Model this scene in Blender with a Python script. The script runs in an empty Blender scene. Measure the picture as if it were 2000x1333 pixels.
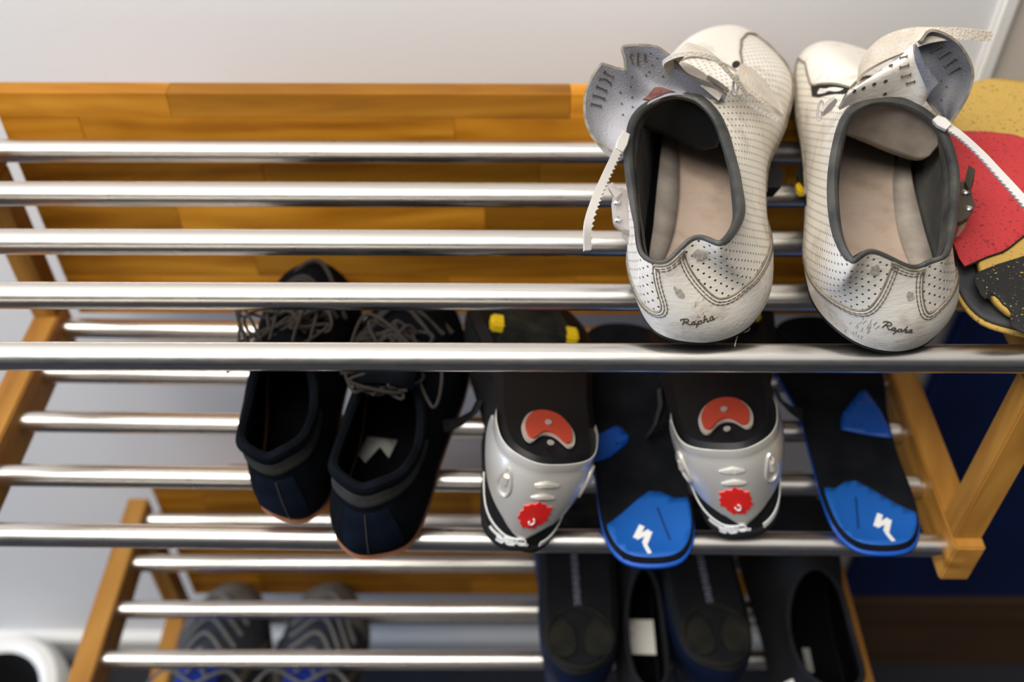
import bpy, bmesh, math, random
from mathutils import Vector, Matrix
from math import sin, cos, pi, radians, atan2, sqrt

scene = bpy.context.scene
COL = scene.collection
random.seed(7)

# ------------------------------------------------------------------ camera, world, lights, exposure
LIFT = 0.90            # height of the top shelf's rod axes above the floor; "rack" z = world z - LIFT
F_PX, PITCH, ROLL, YAW, CAM_H = 1961.88, 0.77831, -0.00358, 0.00096, 0.39137
_fw = Vector((sin(YAW)*cos(PITCH), cos(YAW)*cos(PITCH), -sin(PITCH)))
_r0 = Vector((cos(YAW), -sin(YAW), 0)); _d0 = _fw.cross(_r0)
_rt = _r0*cos(ROLL) + _d0*sin(ROLL); _dn = _d0*cos(ROLL) - _r0*sin(ROLL)
cam = bpy.data.cameras.new('camera'); cam_o = bpy.data.objects.new('camera', cam); COL.objects.link(cam_o)
cam.sensor_width = 36.0; cam.lens = F_PX*36.0/2000.0
cam_o.matrix_world = Matrix(((_rt.x, -_dn.x, -_fw.x, 0), (_rt.y, -_dn.y, -_fw.y, 0),
                             (_rt.z, -_dn.z, -_fw.z, CAM_H+LIFT), (0, 0, 0, 1)))
cam.clip_start = 0.02
cam.dof.use_dof = True; cam.dof.focus_distance = 0.515; cam.dof.aperture_fstop = 5.0
scene.camera = cam_o

world = bpy.data.worlds.new('room_ambience'); scene.world = world; world.use_nodes = True
world.node_tree.nodes['Background'].inputs[0].default_value = (0.72, 0.82, 1.0, 1)
world.node_tree.nodes['Background'].inputs[1].default_value = 0.07

def area(name, loc, target, size, size_y, power, color):
    l = bpy.data.lights.new(name, 'AREA'); l.shape = 'RECTANGLE'; l.size = size; l.size_y = size_y
    l.energy = power; l.color = color
    o = bpy.data.objects.new(name, l); COL.objects.link(o); o.location = loc
    o.rotation_euler = (Vector(target)-Vector(loc)).to_track_quat('-Z', 'Y').to_euler()
    return o
area('ceiling_lamp', (-0.65, -0.35, 2.45), (-0.55, 0.0, 0.8), 1.2, 0.9, 44, (1.0, 0.96, 0.88))
area('ceiling_bounce_fill', (-0.6, -0.4, 2.5), (-0.6, -0.4, 0.0), 4.2, 3.4, 26, (1.0, 0.96, 0.90))  # added fill, stands in for light bounced off the unseen ceiling
area('window_daylight', (-2.3, 0.0, 1.25), (0.0, 0.5, 0.5), 1.1, 1.5, 34, (0.55, 0.70, 1.0))
scene.view_settings.view_transform = 'Standard'; scene.view_settings.look = 'None'
scene.view_settings.exposure = 0.0; scene.view_settings.gamma = 1.0
scene.view_settings.use_curve_mapping = False

# ------------------------------------------------------------------ helpers
def at(px, py, ax, val):
    """point of the place seen at a pixel of the 2000x1333 photograph on the plane axis=val (rack z)"""
    d = _rt*((px-1000)/F_PX) + _dn*((py-666.5)/F_PX) + _fw
    c = Vector((0, 0, CAM_H)); t = (val-c[ax])/d[ax]
    return c + d*t
def zat(px, py, z): return at(px, py, 2, z)

def nodes(name):
    m = bpy.data.materials.new(name); m.use_nodes = True
    nt = m.node_tree; b = nt.nodes['Principled BSDF']
    return m, nt, b, nt.nodes.new, nt.links.new
def setc(b, c, rough, metal=0.0, sheen=0.0, coat=0.0, spec=0.5):
    b.inputs['Base Color'].default_value = (*c, 1); b.inputs['Roughness'].default_value = rough
    b.inputs['Metallic'].default_value = metal; b.inputs['Sheen Weight'].default_value = sheen
    b.inputs['Coat Weight'].default_value = coat; b.inputs['Specular IOR Level'].default_value = spec
def mat(name, c, rough=0.6, metal=0.0, c2=None, scale=40.0, bump=0.0, bscale=None, stretch=(1, 1, 1), lo=0.35, hi=0.7, **k):
    m, nt, b, N, L = nodes(name); setc(b, c, rough, metal, **k)
    tc = N('ShaderNodeTexCoord'); mp = N('ShaderNodeMapping'); mp.inputs['Scale'].default_value = stretch
    L(tc.outputs['Object'], mp.inputs[0])
    if c2:
        n = N('ShaderNodeTexNoise'); n.inputs['Scale'].default_value = scale; n.inputs['Detail'].default_value = 5
        L(mp.outputs[0], n.inputs['Vector'])
        r = N('ShaderNodeValToRGB'); r.color_ramp.elements[0].position = lo; r.color_ramp.elements[1].position = hi
        r.color_ramp.elements[0].color = (*c, 1); r.color_ramp.elements[1].color = (*c2, 1)
        L(n.outputs['Fac'], r.inputs[0]); L(r.outputs[0], b.inputs['Base Color'])
    if bump:
        n2 = N('ShaderNodeTexNoise'); n2.inputs['Scale'].default_value = bscale or scale; n2.inputs['Detail'].default_value = 4
        L(mp.outputs[0], n2.inputs['Vector'])
        bp = N('ShaderNodeBump'); bp.inputs['Strength'].default_value = bump; bp.inputs['Distance'].default_value = 0.001
        L(n2.outputs['Fac'], bp.inputs['Height']); L(bp.outputs[0], b.inputs['Normal'])
    return m

def wood_mat(name, a, bcol, ccol, axis='x'):
    m, nt, b, N, L = nodes(name); setc(b, a, 0.5, spec=0.22)
    tc = N('ShaderNodeTexCoord'); mp = N('ShaderNodeMapping'); oi = N('ShaderNodeObjectInfo')
    sc = {'x': (2.2, 9, 14), 'y': (14, 2.2, 14), 'z': (14, 14, 2.2)}[axis]
    mp.inputs['Scale'].default_value = sc; L(tc.outputs['Object'], mp.inputs[0])
    add = N('ShaderNodeVectorMath'); add.operation = 'ADD'
    mul = N('ShaderNodeMath'); mul.operation = 'MULTIPLY'; mul.inputs[1].default_value = 57.0
    L(oi.outputs['Random'], mul.inputs[0]); L(mp.outputs[0], add.inputs[0]); L(mul.outputs[0], add.inputs[1])
    n = N('ShaderNodeTexNoise'); n.inputs['Scale'].default_value = 3.0; n.inputs['Detail'].default_value = 6; n.inputs['Distortion'].default_value = 1.2
    L(add.outputs[0], n.inputs['Vector'])
    w = N('ShaderNodeTexWave'); w.wave_type = 'BANDS'; w.bands_direction = 'Z' if axis != 'z' else 'X'
    w.inputs['Scale'].default_value = 0.9; w.inputs['Distortion'].default_value = 14; w.inputs['Detail'].default_value = 3
    L(add.outputs[0], w.inputs['Vector'])
    mx = N('ShaderNodeMath'); mx.operation = 'ADD'
    m1 = N('ShaderNodeMath'); m1.operation = 'MULTIPLY'; m1.inputs[1].default_value = 0.8; L(n.outputs['Fac'], m1.inputs[0])
    m2 = N('ShaderNodeMath'); m2.operation = 'MULTIPLY'; m2.inputs[1].default_value = 0.2; L(w.outputs['Fac'], m2.inputs[0])
    L(m1.outputs[0], mx.inputs[0]); L(m2.outputs[0], mx.inputs[1])
    r = N('ShaderNodeValToRGB'); r.color_ramp.elements[0].position = 0.2; r.color_ramp.elements[1].position = 0.8
    r.color_ramp.elements[0].color = (*ccol, 1); r.color_ramp.elements[1].color = (*a, 1)
    e = r.color_ramp.elements.new(0.5); e.color = (*bcol, 1)
    L(mx.outputs[0], r.inputs[0])
    hs = N('ShaderNodeHueSaturation'); mr = N('ShaderNodeMapRange'); mr.inputs[3].default_value = 0.58; mr.inputs[4].default_value = 1.25
    L(oi.outputs['Random'], mr.inputs[0]); L(mr.outputs[0], hs.inputs['Value']); L(r.outputs[0], hs.inputs['Color'])
    L(hs.outputs[0], b.inputs['Base Color'])
    return m

def steel_mat():
    m, nt, b, N, L = nodes('brushed_steel'); setc(b, (0.78, 0.74, 0.69), 0.30, 1.0)
    tc = N('ShaderNodeTexCoord'); mp = N('ShaderNodeMapping'); mp.inputs['Scale'].default_value = (14, 60, 60)
    L(tc.outputs['Object'], mp.inputs[0])
    n = N('ShaderNodeTexNoise'); n.inputs['Scale'].default_value = 6; n.inputs['Detail'].default_value = 6; L(mp.outputs[0], n.inputs['Vector'])
    mr = N('ShaderNodeMapRange'); mr.inputs[1].default_value = 0.3; mr.inputs[2].default_value = 0.75
    mr.inputs[3].default_value = 0.27; mr.inputs[4].default_value = 0.33; L(n.outputs['Fac'], mr.inputs[0])
    L(mr.outputs[0], b.inputs['Roughness'])
    n2 = N('ShaderNodeTexNoise'); n2.inputs['Scale'].default_value = 9; n2.inputs['Detail'].default_value = 5; L(tc.outputs['Object'], n2.inputs['Vector'])
    r = N('ShaderNodeValToRGB'); r.color_ramp.elements[0].position = 0.27; r.color_ramp.elements[1].position = 0.42
    r.color_ramp.elements[0].color = (0.74, 0.69, 0.63, 1); r.color_ramp.elements[1].color = (0.80, 0.76, 0.71, 1)
    L(n2.outputs['Fac'], r.inputs[0]); L(r.outputs[0], b.inputs['Base Color'])
    bp = N('ShaderNodeBump'); bp.inputs['Strength'].default_value = 0.0
    return m

def leather_mat(name, base, dirt, perf=None, rough=0.5, dot=(0.02, 0.02, 0.03), crease=0.20, flip=False):
    """leather with creases, grime and, if perf is set, rows of punched holes in metric UV space"""
    m, nt, b, N, L = nodes(name); setc(b, base, rough, coat=0.05)
    tc = N('ShaderNodeTexCoord')
    n = N('ShaderNodeTexNoise'); n.inputs['Scale'].default_value = 38; n.inputs['Detail'].default_value = 8; n.inputs['Roughness'].default_value = 0.68
    L(tc.outputs['Object'], n.inputs['Vector'])
    r = N('ShaderNodeValToRGB'); r.color_ramp.elements[0].position = 0.24; r.color_ramp.elements[1].position = 0.47
    r.color_ramp.elements[0].color = (*dirt, 1); r.color_ramp.elements[1].color = (*base, 1)
    L(n.outputs['Fac'], r.inputs[0])
    # fine scuffs
    mp = N('ShaderNodeMapping'); mp.inputs['Scale'].default_value = (60, 60, 220); mp.inputs['Rotation'].default_value = (0.3, 0.6, 0.2)
    L(tc.outputs['Object'], mp.inputs[0])
    s = N('ShaderNodeTexNoise'); s.inputs['Scale'].default_value = 1.5; s.inputs['Detail'].default_value = 6; L(mp.outputs[0], s.inputs['Vector'])
    sr = N('ShaderNodeValToRGB'); sr.color_ramp.elements[0].position = 0.70; sr.color_ramp.elements[1].position = 0.78
    L(s.outputs['Fac'], sr.inputs[0])
    mx = N('ShaderNodeMix'); mx.data_type = 'RGBA'; L(sr.outputs[0], mx.inputs[0]); L(r.outputs[0], mx.inputs[6])
    mx.inputs[7].default_value = (dirt[0]*0.7, dirt[1]*0.7, dirt[2]*0.7, 1)
    colour = mx.outputs[2]
    # relief
    cr = N('ShaderNodeTexVoronoi'); cr.feature = 'DISTANCE_TO_EDGE'; cr.inputs['Scale'].default_value = 1.0
    mp2 = N('ShaderNodeMapping'); mp2.inputs['Scale'].default_value = (90, 90, 260); L(tc.outputs['Object'], mp2.inputs[0])
    dn = N('ShaderNodeTexNoise'); dn.inputs['Scale'].default_value = 25; L(tc.outputs['Object'], dn.inputs['Vector'])
    n3 = N('ShaderNodeTexNoise'); n3.inputs['Scale'].default_value = 620; n3.inputs['Detail'].default_value = 3; L(tc.outputs['Object'], n3.inputs['Vector'])
    n4 = N('ShaderNodeTexNoise'); n4.inputs['Scale'].default_value = 1.2; n4.inputs['Detail'].default_value = 3; n4.inputs['Distortion'].default_value = 1.5
    L(mp2.outputs[0], n4.inputs['Vector'])
    h = N('ShaderNodeMath'); h.operation = 'MULTIPLY_ADD'; h.inputs[1].default_value = 0.22; L(n3.outputs['Fac'], h.inputs[0]); L(n4.outputs['Fac'], h.inputs[2])
    height = h.outputs[0]
    if perf:
        sp, rad = perf
        uv = N('ShaderNodeUVMap'); uv.uv_map = 'metric'
        def grid(off):
            sub = N('ShaderNodeVectorMath'); sub.operation = 'ADD'; sub.inputs[1].default_value = (off*sp, off*sp, 0); L(uv.outputs[0], sub.inputs[0])
            mo = N('ShaderNodeVectorMath'); mo.operation = 'WRAP'
            mo.inputs[1].default_value = (sp, sp, 1); mo.inputs[2].default_value = (0, 0, -1); L(sub.outputs[0], mo.inputs[0])
            di = N('ShaderNodeVectorMath'); di.operation = 'DISTANCE'; di.inputs[1].default_value = (sp/2, sp/2, 0); L(mo.outputs[0], di.inputs[0])
            return di.outputs['Value']
        mn = N('ShaderNodeMath'); mn.operation = 'MINIMUM'; L(grid(0.0), mn.inputs[0]); L(grid(0.5), mn.inputs[1])
        mr = N('ShaderNodeMapRange'); mr.inputs[1].default_value = rad*0.85; mr.inputs[2].default_value = rad*1.15; L(mn.outputs[0], mr.inputs[0])
        m3 = N('ShaderNodeMix'); m3.data_type = 'RGBA'; m3.inputs[6].default_value = (*dot, 1); L(colour, m3.inputs[7]); L(mr.outputs[0], m3.inputs[0])
        colour = m3.outputs[2]
        ha = N('ShaderNodeMath'); ha.operation = 'MULTIPLY_ADD'; ha.inputs[1].default_value = 0.9; L(mr.outputs[0], ha.inputs[0]); L(height, ha.inputs[2]); height = ha.outputs[0]
    bp = N('ShaderNodeBump'); bp.inputs['Strength'].default_value = crease; bp.inputs['Distance'].default_value = 0.0012
    L(height, bp.inputs['Height']); L(bp.outputs[0], b.inputs['Normal'])
    L(colour, b.inputs['Base Color'])
    return m

M = {}
M['wall'] = mat('plaster_wall', (0.76, 0.745, 0.73), 0.85, bump=0.15, bscale=180)
M['wall_tan'] = mat('tan_plaster', (0.62, 0.55, 0.47), 0.85, bump=0.2, bscale=120)
M['trim'] = mat('white_trim', (0.85, 0.82, 0.76), 0.5)
M['base'] = mat('cream_skirting', (0.78, 0.76, 0.72), 0.45)
M['base_brown'] = mat('brown_skirting', (0.06, 0.03, 0.013), 0.6, c2=(0.10, 0.05, 0.02), scale=6, stretch=(1, 8, 8))
M['floor'] = mat('dark_carpet', (0.012, 0.013, 0.018), 0.95, c2=(0.03, 0.03, 0.04), scale=300, bump=0.5)
M['blue'] = mat('deep_blue_vinyl', (0.003, 0.016, 0.10), 0.6, c2=(0.002, 0.010, 0.06), scale=9, bump=0.1, bscale=60)
WA, WB, WC = (0.68, 0.31, 0.030), (0.50, 0.20, 0.012), (0.28, 0.092, 0.005)
M['wood_x'] = wood_mat('oiled_wood_lengthwise', WA, WB, WC, 'x')
RA, RB, RC = (0.54, 0.27, 0.055), (0.40, 0.18, 0.032), (0.23, 0.088, 0.014)
M['wood_y'] = wood_mat('oiled_wood_rail', RA, RB, RC, 'y')
M['wood_z'] = wood_mat('oiled_wood_leg', RA, RB, RC, 'z')
M['steel'] = steel_mat()
M['leather'] = leather_mat('white_leather', (0.86, 0.80, 0.71), (0.46, 0.39, 0.31))
M['perf'] = leather_mat('perforated_white_leather', (0.86, 0.80, 0.71), (0.52, 0.45, 0.36), perf=(0.0061, 0.00064))
M['binding'] = mat('grey_collar_leather', (0.030, 0.031, 0.031), 0.5, c2=(0.080, 0.077, 0.067), scale=45, bump=0.3, bscale=400)
M['lining'] = mat('grey_mesh_lining', (0.05, 0.053, 0.058), 0.85, c2=(0.13, 0.125, 0.11), scale=30, bump=0.4, bscale=900)
M['tongue_in'] = mat('blue_grey_tongue_lining', (0.30, 0.30, 0.35), 0.9, c2=(0.52, 0.51, 0.55), scale=26, bump=0.5, bscale=900)
M['tongue_in_dark'] = mat('dark_grey_tongue_lining', (0.12, 0.13, 0.16), 0.9, c2=(0.28, 0.27, 0.27), scale=26, bump=0.5, bscale=900)
M['insole'] = mat('worn_pink_beige_insole', (0.52, 0.40, 0.32), 0.85, c2=(0.38, 0.28, 0.215), scale=70, lo=0.45, hi=0.8, bump=0.25, bscale=300)
M['insole_edge'] = mat('grey_beige_insole_edge', (0.42, 0.36, 0.31), 0.85, c2=(0.25, 0.21, 0.18), scale=60)
M['carbon'] = mat('black_carbon', (0.006, 0.006, 0.007), 0.45, spec=0.25)
M['black'] = mat('black_rubber', (0.007, 0.007, 0.008), 0.6, spec=0.3)
M['yellow'] = mat('yellow_plastic', (0.75, 0.50, 0.01), 0.5)
M['strap'] = mat('soiled_white_webbing', (0.72, 0.64, 0.54), 0.95, c2=(0.52, 0.43, 0.32), scale=50, bump=1.0, bscale=700, sheen=0.3)
M['ratchet'] = mat('white_nylon', (0.62, 0.585, 0.55), 0.45)
M['buckle'] = mat('grey_beige_metal', (0.55, 0.50, 0.46), 0.4, 0.55)
M['buckle_dark'] = mat('dark_worn_metal', (0.10, 0.085, 0.065), 0.4, 0.7)
M['rivet'] = mat('bright_rivet', (0.8, 0.8, 0.8), 0.25, 1.0)
M['thread'] = mat('grimy_thread', (0.13, 0.10, 0.075), 0.9)
M['groove'] = mat('grimy_seam', (0.17, 0.145, 0.11), 0.9, c2=(0.33, 0.28, 0.22), scale=200)
M['print'] = mat('dark_embossed_lettering', (0.085, 0.07, 0.055), 0.6)
M['scuff'] = mat('grey_scuff', (0.36, 0.32, 0.28), 0.8, c2=(0.55, 0.50, 0.45), scale=500)
M['twine'] = mat('loose_tan_thread', (0.55, 0.40, 0.22), 0.9)
M['red_tag'] = mat('maroon_tag', (0.17, 0.06, 0.055), 0.8, c2=(0.3, 0.14, 0.12), scale=300)

def link(o, parent=None, base=None):
    COL.objects.link(o)
    if parent is not None:
        o.parent = parent
    return o
def tag(o, label=None, cat=None, group=None, kind=None):
    if label: o['label'] = label
    if cat: o['category'] = cat
    if group: o['group'] = group
    if kind: o['kind'] = kind
    return o
def thing(name, base, label, cat, group=None, rot=(0, 0, 0)):
    o = bpy.data.objects.new(name, None); o.empty_display_size = 0.02; COL.objects.link(o)
    o.location = (base[0], base[1], base[2]+LIFT); o.rotation_euler = rot
    return tag(o, label, cat, group)

class MB:
    """collects vertices / faces, built as ONE mesh object"""
    def __init__(s): s.v = []; s.f = []; s.uv = None; s.mi = []
    def add(s, vs, fs, mi=0):
        n = len(s.v); s.v += [Vector(p) for p in vs]; s.f += [tuple(i+n for i in f) for f in fs]; s.mi += [mi]*len(fs); return s
    def box(s, x0, x1, y0, y1, z0, z1, c=0.0):
        bm = bmesh.new(); bmesh.ops.create_cube(bm, size=1)
        for v in bm.verts: v.co = Vector(((x0+x1)/2+v.co.x*(x1-x0), (y0+y1)/2+v.co.y*(y1-y0), (z0+z1)/2+v.co.z*(z1-z0)))
        if c: bmesh.ops.bevel(bm, geom=bm.edges[:], offset=c, segments=2, affect='EDGES')
        bm.verts.index_update(); s.add([v.co for v in bm.verts], [[v.index for v in f.verts] for f in bm.faces]); bm.free(); return s
    def grid(s, rows, closed=False, mi=0, flip=False):
        nr, nc = len(rows), len(rows[0]); vs = [p for r in rows for p in r]; fs = []
        for i in range(nr-1):
            for j in range(nc if closed else nc-1):
                a, b = i*nc+j, i*nc+(j+1) % nc; q = (a, b, b+nc, a+nc)
                fs.append(q[::-1] if flip else q)
        return s.add(vs, fs, mi)
    def fan(s, loop, centre=None, flip=False, mi=0):
        c = centre or sum((Vector(p) for p in loop), Vector())/len(loop); n = len(loop)
        fs = [(i, (i+1) % n, n) for i in range(n)]
        if flip: fs = [f[::-1] for f in fs]
        return s.add(list(loop)+[c], fs, mi)
    def tube(s, pts, r, seg=8, closed=False, mi=0, cap=True, squash=1.0, up=None):
        pts = [Vector(p) for p in pts]; n = len(pts); rows = []; prev = None
        for i, p in enumerate(pts):
            a = pts[(i-1) % n] if (closed or i > 0) else p; b = pts[(i+1) % n] if (closed or i < n-1) else p
            t = (b-a).normalized() if (b-a).length > 1e-9 else Vector((0, 0, 1))
            if up is not None: nrm = Vector(up[i] if isinstance(up, list) else up)
            elif prev is None: nrm = t.orthogonal()
            else: nrm = prev
            nrm = nrm - t*nrm.dot(t); nrm = nrm.normalized() if nrm.length > 1e-6 else t.orthogonal().normalized(); prev = nrm
            bn = t.cross(nrm); rr = r[i] if isinstance(r, (list, tuple)) else r
            rows.append([p + bn*(cos(2*pi*k/seg)*rr) + nrm*(sin(2*pi*k/seg)*rr*squash) for k in range(seg)])
        if closed: rows.append(rows[0])
        s.grid(rows, True, mi)
        if cap and not closed: s.fan(rows[0], flip=True, mi=mi); s.fan(rows[-1], mi=mi)
        return s
    def ribbon(s, pts, ups, w, th, mi=0):
        """flat strip of width w and thickness th along pts; ups = surface normals"""
        n = len(pts); rows = []
        for i in range(n):
            t = (Vector(pts[min(i+1, n-1)])-Vector(pts[max(i-1, 0)])).normalized(); u = Vector(ups[i]).normalized(); sd = t.cross(u).normalized()
            ww = (w[i] if isinstance(w, (list, tuple)) else w)/2; p = Vector(pts[i])
            rows.append([p-sd*ww+u*th/2, p+sd*ww+u*th/2, p+sd*ww-u*th/2, p-sd*ww-u*th/2])
        s.grid(rows, True, mi); s.add(rows[0], [(0, 1, 2, 3)], mi); s.add(rows[-1], [(3, 2, 1, 0)], mi); return s
    def build(s, name, m, parent=None, origin=None, smooth=True, label=None, kind=None, mods=None, uv=None, fixn=True):
        me = bpy.data.meshes.new(name); o0 = Vector(origin) if origin is not None else Vector()
        me.from_pydata([tuple(v-o0) for v in s.v], [], s.f)
        ms = m if isinstance(m, list) else [m]
        for x in ms: me.materials.append(x)
        for p, i in zip(me.polygons, s.mi): p.material_index = min(i, len(ms)-1)
        if uv:
            ul = me.uv_layers.new(name='metric')
            for lp in me.loops: ul.data[lp.index].uv = uv[lp.vertex_index]
        if fixn:
            bm = bmesh.new(); bm.from_mesh(me); bmesh.ops.recalc_face_normals(bm, faces=bm.faces[:]); bm.to_mesh(me); bm.free()
        if smooth:
            me.polygons.foreach_set('use_smooth', [True]*len(me.polygons))
            try: me.set_sharp_from_angle(angle=radians(38))
            except Exception: pass
        o = bpy.data.objects.new(name, me); COL.objects.link(o)
        if parent is not None: o.parent = parent
        else: o.location = (o0.x, o0.y, o0.z+LIFT)
        for md in (mods or []):
            x = o.modifiers.new(md[0].lower(), md[0])
            for k, v in md[1].items(): setattr(x, k, v)
        if label: o['label'] = label
        if kind: o['kind'] = kind
        return o

def cr(p0, p1, p2, p3, t):
    return 0.5*((2*p1)+(p2-p0)*t+(2*p0-5*p1+4*p2-p3)*t*t+(3*p1-p0-3*p2+p3)*t**3)
def closed_cr(pts):
    n = len(pts)
    def f(u):
        x = (u % 1.0)*n; i = int(x) % n; t = x-int(x)
        return cr(pts[(i-1) % n], pts[i], pts[(i+1) % n], pts[(i+2) % n], t)
    return f
def open_cr(pts):
    pts = [Vector(p) for p in pts]; n = len(pts)-1
    def f(u):
        x = max(0.0, min(1.0, u))*n; i = min(int(x), n-1); t = x-i
        a = pts[i-1] if i > 0 else 2*pts[0]-pts[1]; d = pts[i+2] if i+2 <= n else 2*pts[n]-pts[n-1]
        return cr(a, pts[i], pts[i+1], d, t)
    return f
def smooth_pts(pts, n): f = open_cr(pts); return [f(i/(n-1)) for i in range(n)]
def lerp_keys(keys, x):
    if x <= keys[0][0]: return keys[0][1]
    for (a, va), (b, vb) in zip(keys, keys[1:]):
        if x <= b:
            t = (x-a)/(b-a); t = t*t*(3-2*t); return va+(vb-va)*t
    return keys[-1][1]

class Form:
    """closed shoe surface: u runs round the foot from the heel, v from the sole edge up to the collar"""
    def __init__(s, outline, collar, prof):
        s.O = closed_cr([Vector(p) for p in outline]); s.C = closed_cr([Vector(p) for p in collar])
        s.B = closed_cr([Vector((b, h, 0)) for b, h, *_ in prof]); s.D = closed_cr([Vector(p[2:5]) for p in prof])
        s.mid = sum((Vector(p) for p in outline), Vector())/len(outline)
    def out(s, u):
        t = s.O(u+0.004)-s.O(u-0.004); n = Vector((t.y, -t.x, 0)); return n.normalized()
    def P(s, u, v):
        p0 = s.O(u); p3 = s.C(u); b = s.B(u); n = s.out(u)
        p1 = p0+n*b.x+Vector((0, 0, b.y)); p2 = p3+s.D(u); w = 1-v
        return p0*w**3+p1*3*w*w*v+p2*3*w*v*v+p3*v**3
    def N(s, u, v):
        e = 0.003; v0, v1 = max(0, v-e), min(1, v+e)
        a = s.P(u+e, v)-s.P(u-e, v); b = s.P(u, v1)-s.P(u, v0); n = a.cross(b)
        return n.normalized() if n.length > 1e-12 else Vector((0, 0, 1))
    def S(s, u, v, off=0.0): return s.P(u, v)+s.N(u, v)*off

def form_mesh(F, nu, nv, off=0.0, v0=0.0, v1=1.0):
    rows = []; uvs = []; 
    # metric uv: arc length from the heel both ways, height accumulated
    acc = [0.0]*(nu+1); prev = None
    for i in range(nv+1):
        v = v0+(v1-v0)*i/nv; r = [F.S(-0.5+j/nu, v, off) for j in range(nu+1)]
        h = nu//2; ua = [0.0]*(nu+1)
        for j in range(h+1, nu+1): ua[j] = ua[j-1]+(r[j]-r[j-1]).length
        for j in range(h-1, -1, -1): ua[j] = ua[j+1]-(r[j]-r[j+1]).length
        if prev: acc = [acc[j]+(r[j]-prev[j]).length for j in range(nu+1)]
        prev = r; rows.append(r); uvs += [(ua[j], acc[j]) for j in range(nu+1)]
    mb = MB(); mb.grid(rows); return mb, uvs
def perf_uv(o, nu):
    """angle-true unwrap, cut along the toe, scaled to metres, so the punched holes keep their round shape"""
    bpy.context.view_layer.objects.active = o; o.select_set(True); me = o.data
    bpy.ops.object.mode_set(mode='EDIT'); bpy.ops.mesh.select_all(action='SELECT')
    bpy.ops.uv.unwrap(method='ANGLE_BASED', margin=0.0)
    bpy.ops.object.mode_set(mode='OBJECT'); o.select_set(False)
    uvd = me.uv_layers['metric'].data; a3 = a2 = 0.0
    for p in me.polygons:
        a3 += p.area; q = [uvd[i].uv for i in p.loop_indices]; k = len(q)
        a2 += abs(sum(q[i].x*q[(i+1) % k].y-q[(i+1) % k].x*q[i].y for i in range(k)))/2
    f = sqrt(a3/max(a2, 1e-9))
    for l in uvd: l.uv = l.uv*f
    return o
def dashes(F, path, off, r, dash=0.0022, gap=0.0009, mb=None):
    """stitches: short threads lying along a (u,v) path on the form"""
    mb = mb or MB(); pts = [F.S(u, v, off) for u, v in path]; L = 0; run = []
    seg = [0.0]
    for a, b in zip(pts, pts[1:]): seg.append(seg[-1]+(b-a).length)
    def atl(l):
        for i in range(len(seg)-1):
            if l <= seg[i+1]: t = (l-seg[i])/max(1e-9, seg[i+1]-seg[i]); return pts[i].lerp(pts[i+1], t)
        return pts[-1]
    l = 0
    while l+dash < seg[-1]:
        mb.tube([atl(l), atl(l+dash/2), atl(l+dash)], [r*0.7, r, r*0.7], seg=5); l += dash+gap
    return mb
def on_form(F, path, off): return [F.S(u, v, off) for u, v in path], [F.N(u, v) for u, v in path]
def dense(path, n=8):
    out = []
    for a, b in zip(path, path[1:]):
        for k in range(n): out.append((a[0]+(b[0]-a[0])*k/n, a[1]+(b[1]-a[1])*k/n))
    return out+[path[-1]]

# ------------------------------------------------------------------ the setting
YW = 0.69; ZF = -LIFT
def struct(mb, name, m, origin, **k): 
    o = mb.build(name, m, origin=origin, smooth=False, **k); o['kind'] = 'structure'; return o
struct(MB().box(-2.6, 0.365, YW, YW+0.1, ZF, 1.7), 'wall_back', M['wall'], (-1, YW, ZF))
struct(MB().box(0.365, 2.2, YW+0.004, YW+0.1, ZF, 1.7), 'wall_right', M['wall_tan'], (1.2, YW, ZF))
struct(MB().box(0.352, 0.3655, YW-0.006, YW+0.01, ZF, 1.7, 0.003), 'trim_1', M['trim'], (0.36, YW, ZF))
struct(MB().box(-2.6, 2.2, -5.0, YW+0.1, ZF-0.05, ZF), 'floor', M['floor'], (0, 0, ZF))
bb = MB().box(-2.6, 0.352, YW-0.016, YW, ZF, ZF+0.062, 0.003)
struct(bb, 'baseboard_back', M['base'], (-1, YW, ZF))
struct(MB().box(0.352, 2.2, YW-0.016, YW+0.004, ZF, -0.735, 0.002), 'baseboard_right', M['base_brown'], (1.2, YW, ZF))
bp = MB().box(0.416, 1.3, YW-0.012, YW+0.003, -0.733, -0.15, 0.005)
tag(bp.build('blue_panel', M['blue'], origin=(0.85, YW, -0.735)), 'deep blue panel fixed to the wall right of the rack, above the brown skirting', 'panel')

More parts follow.
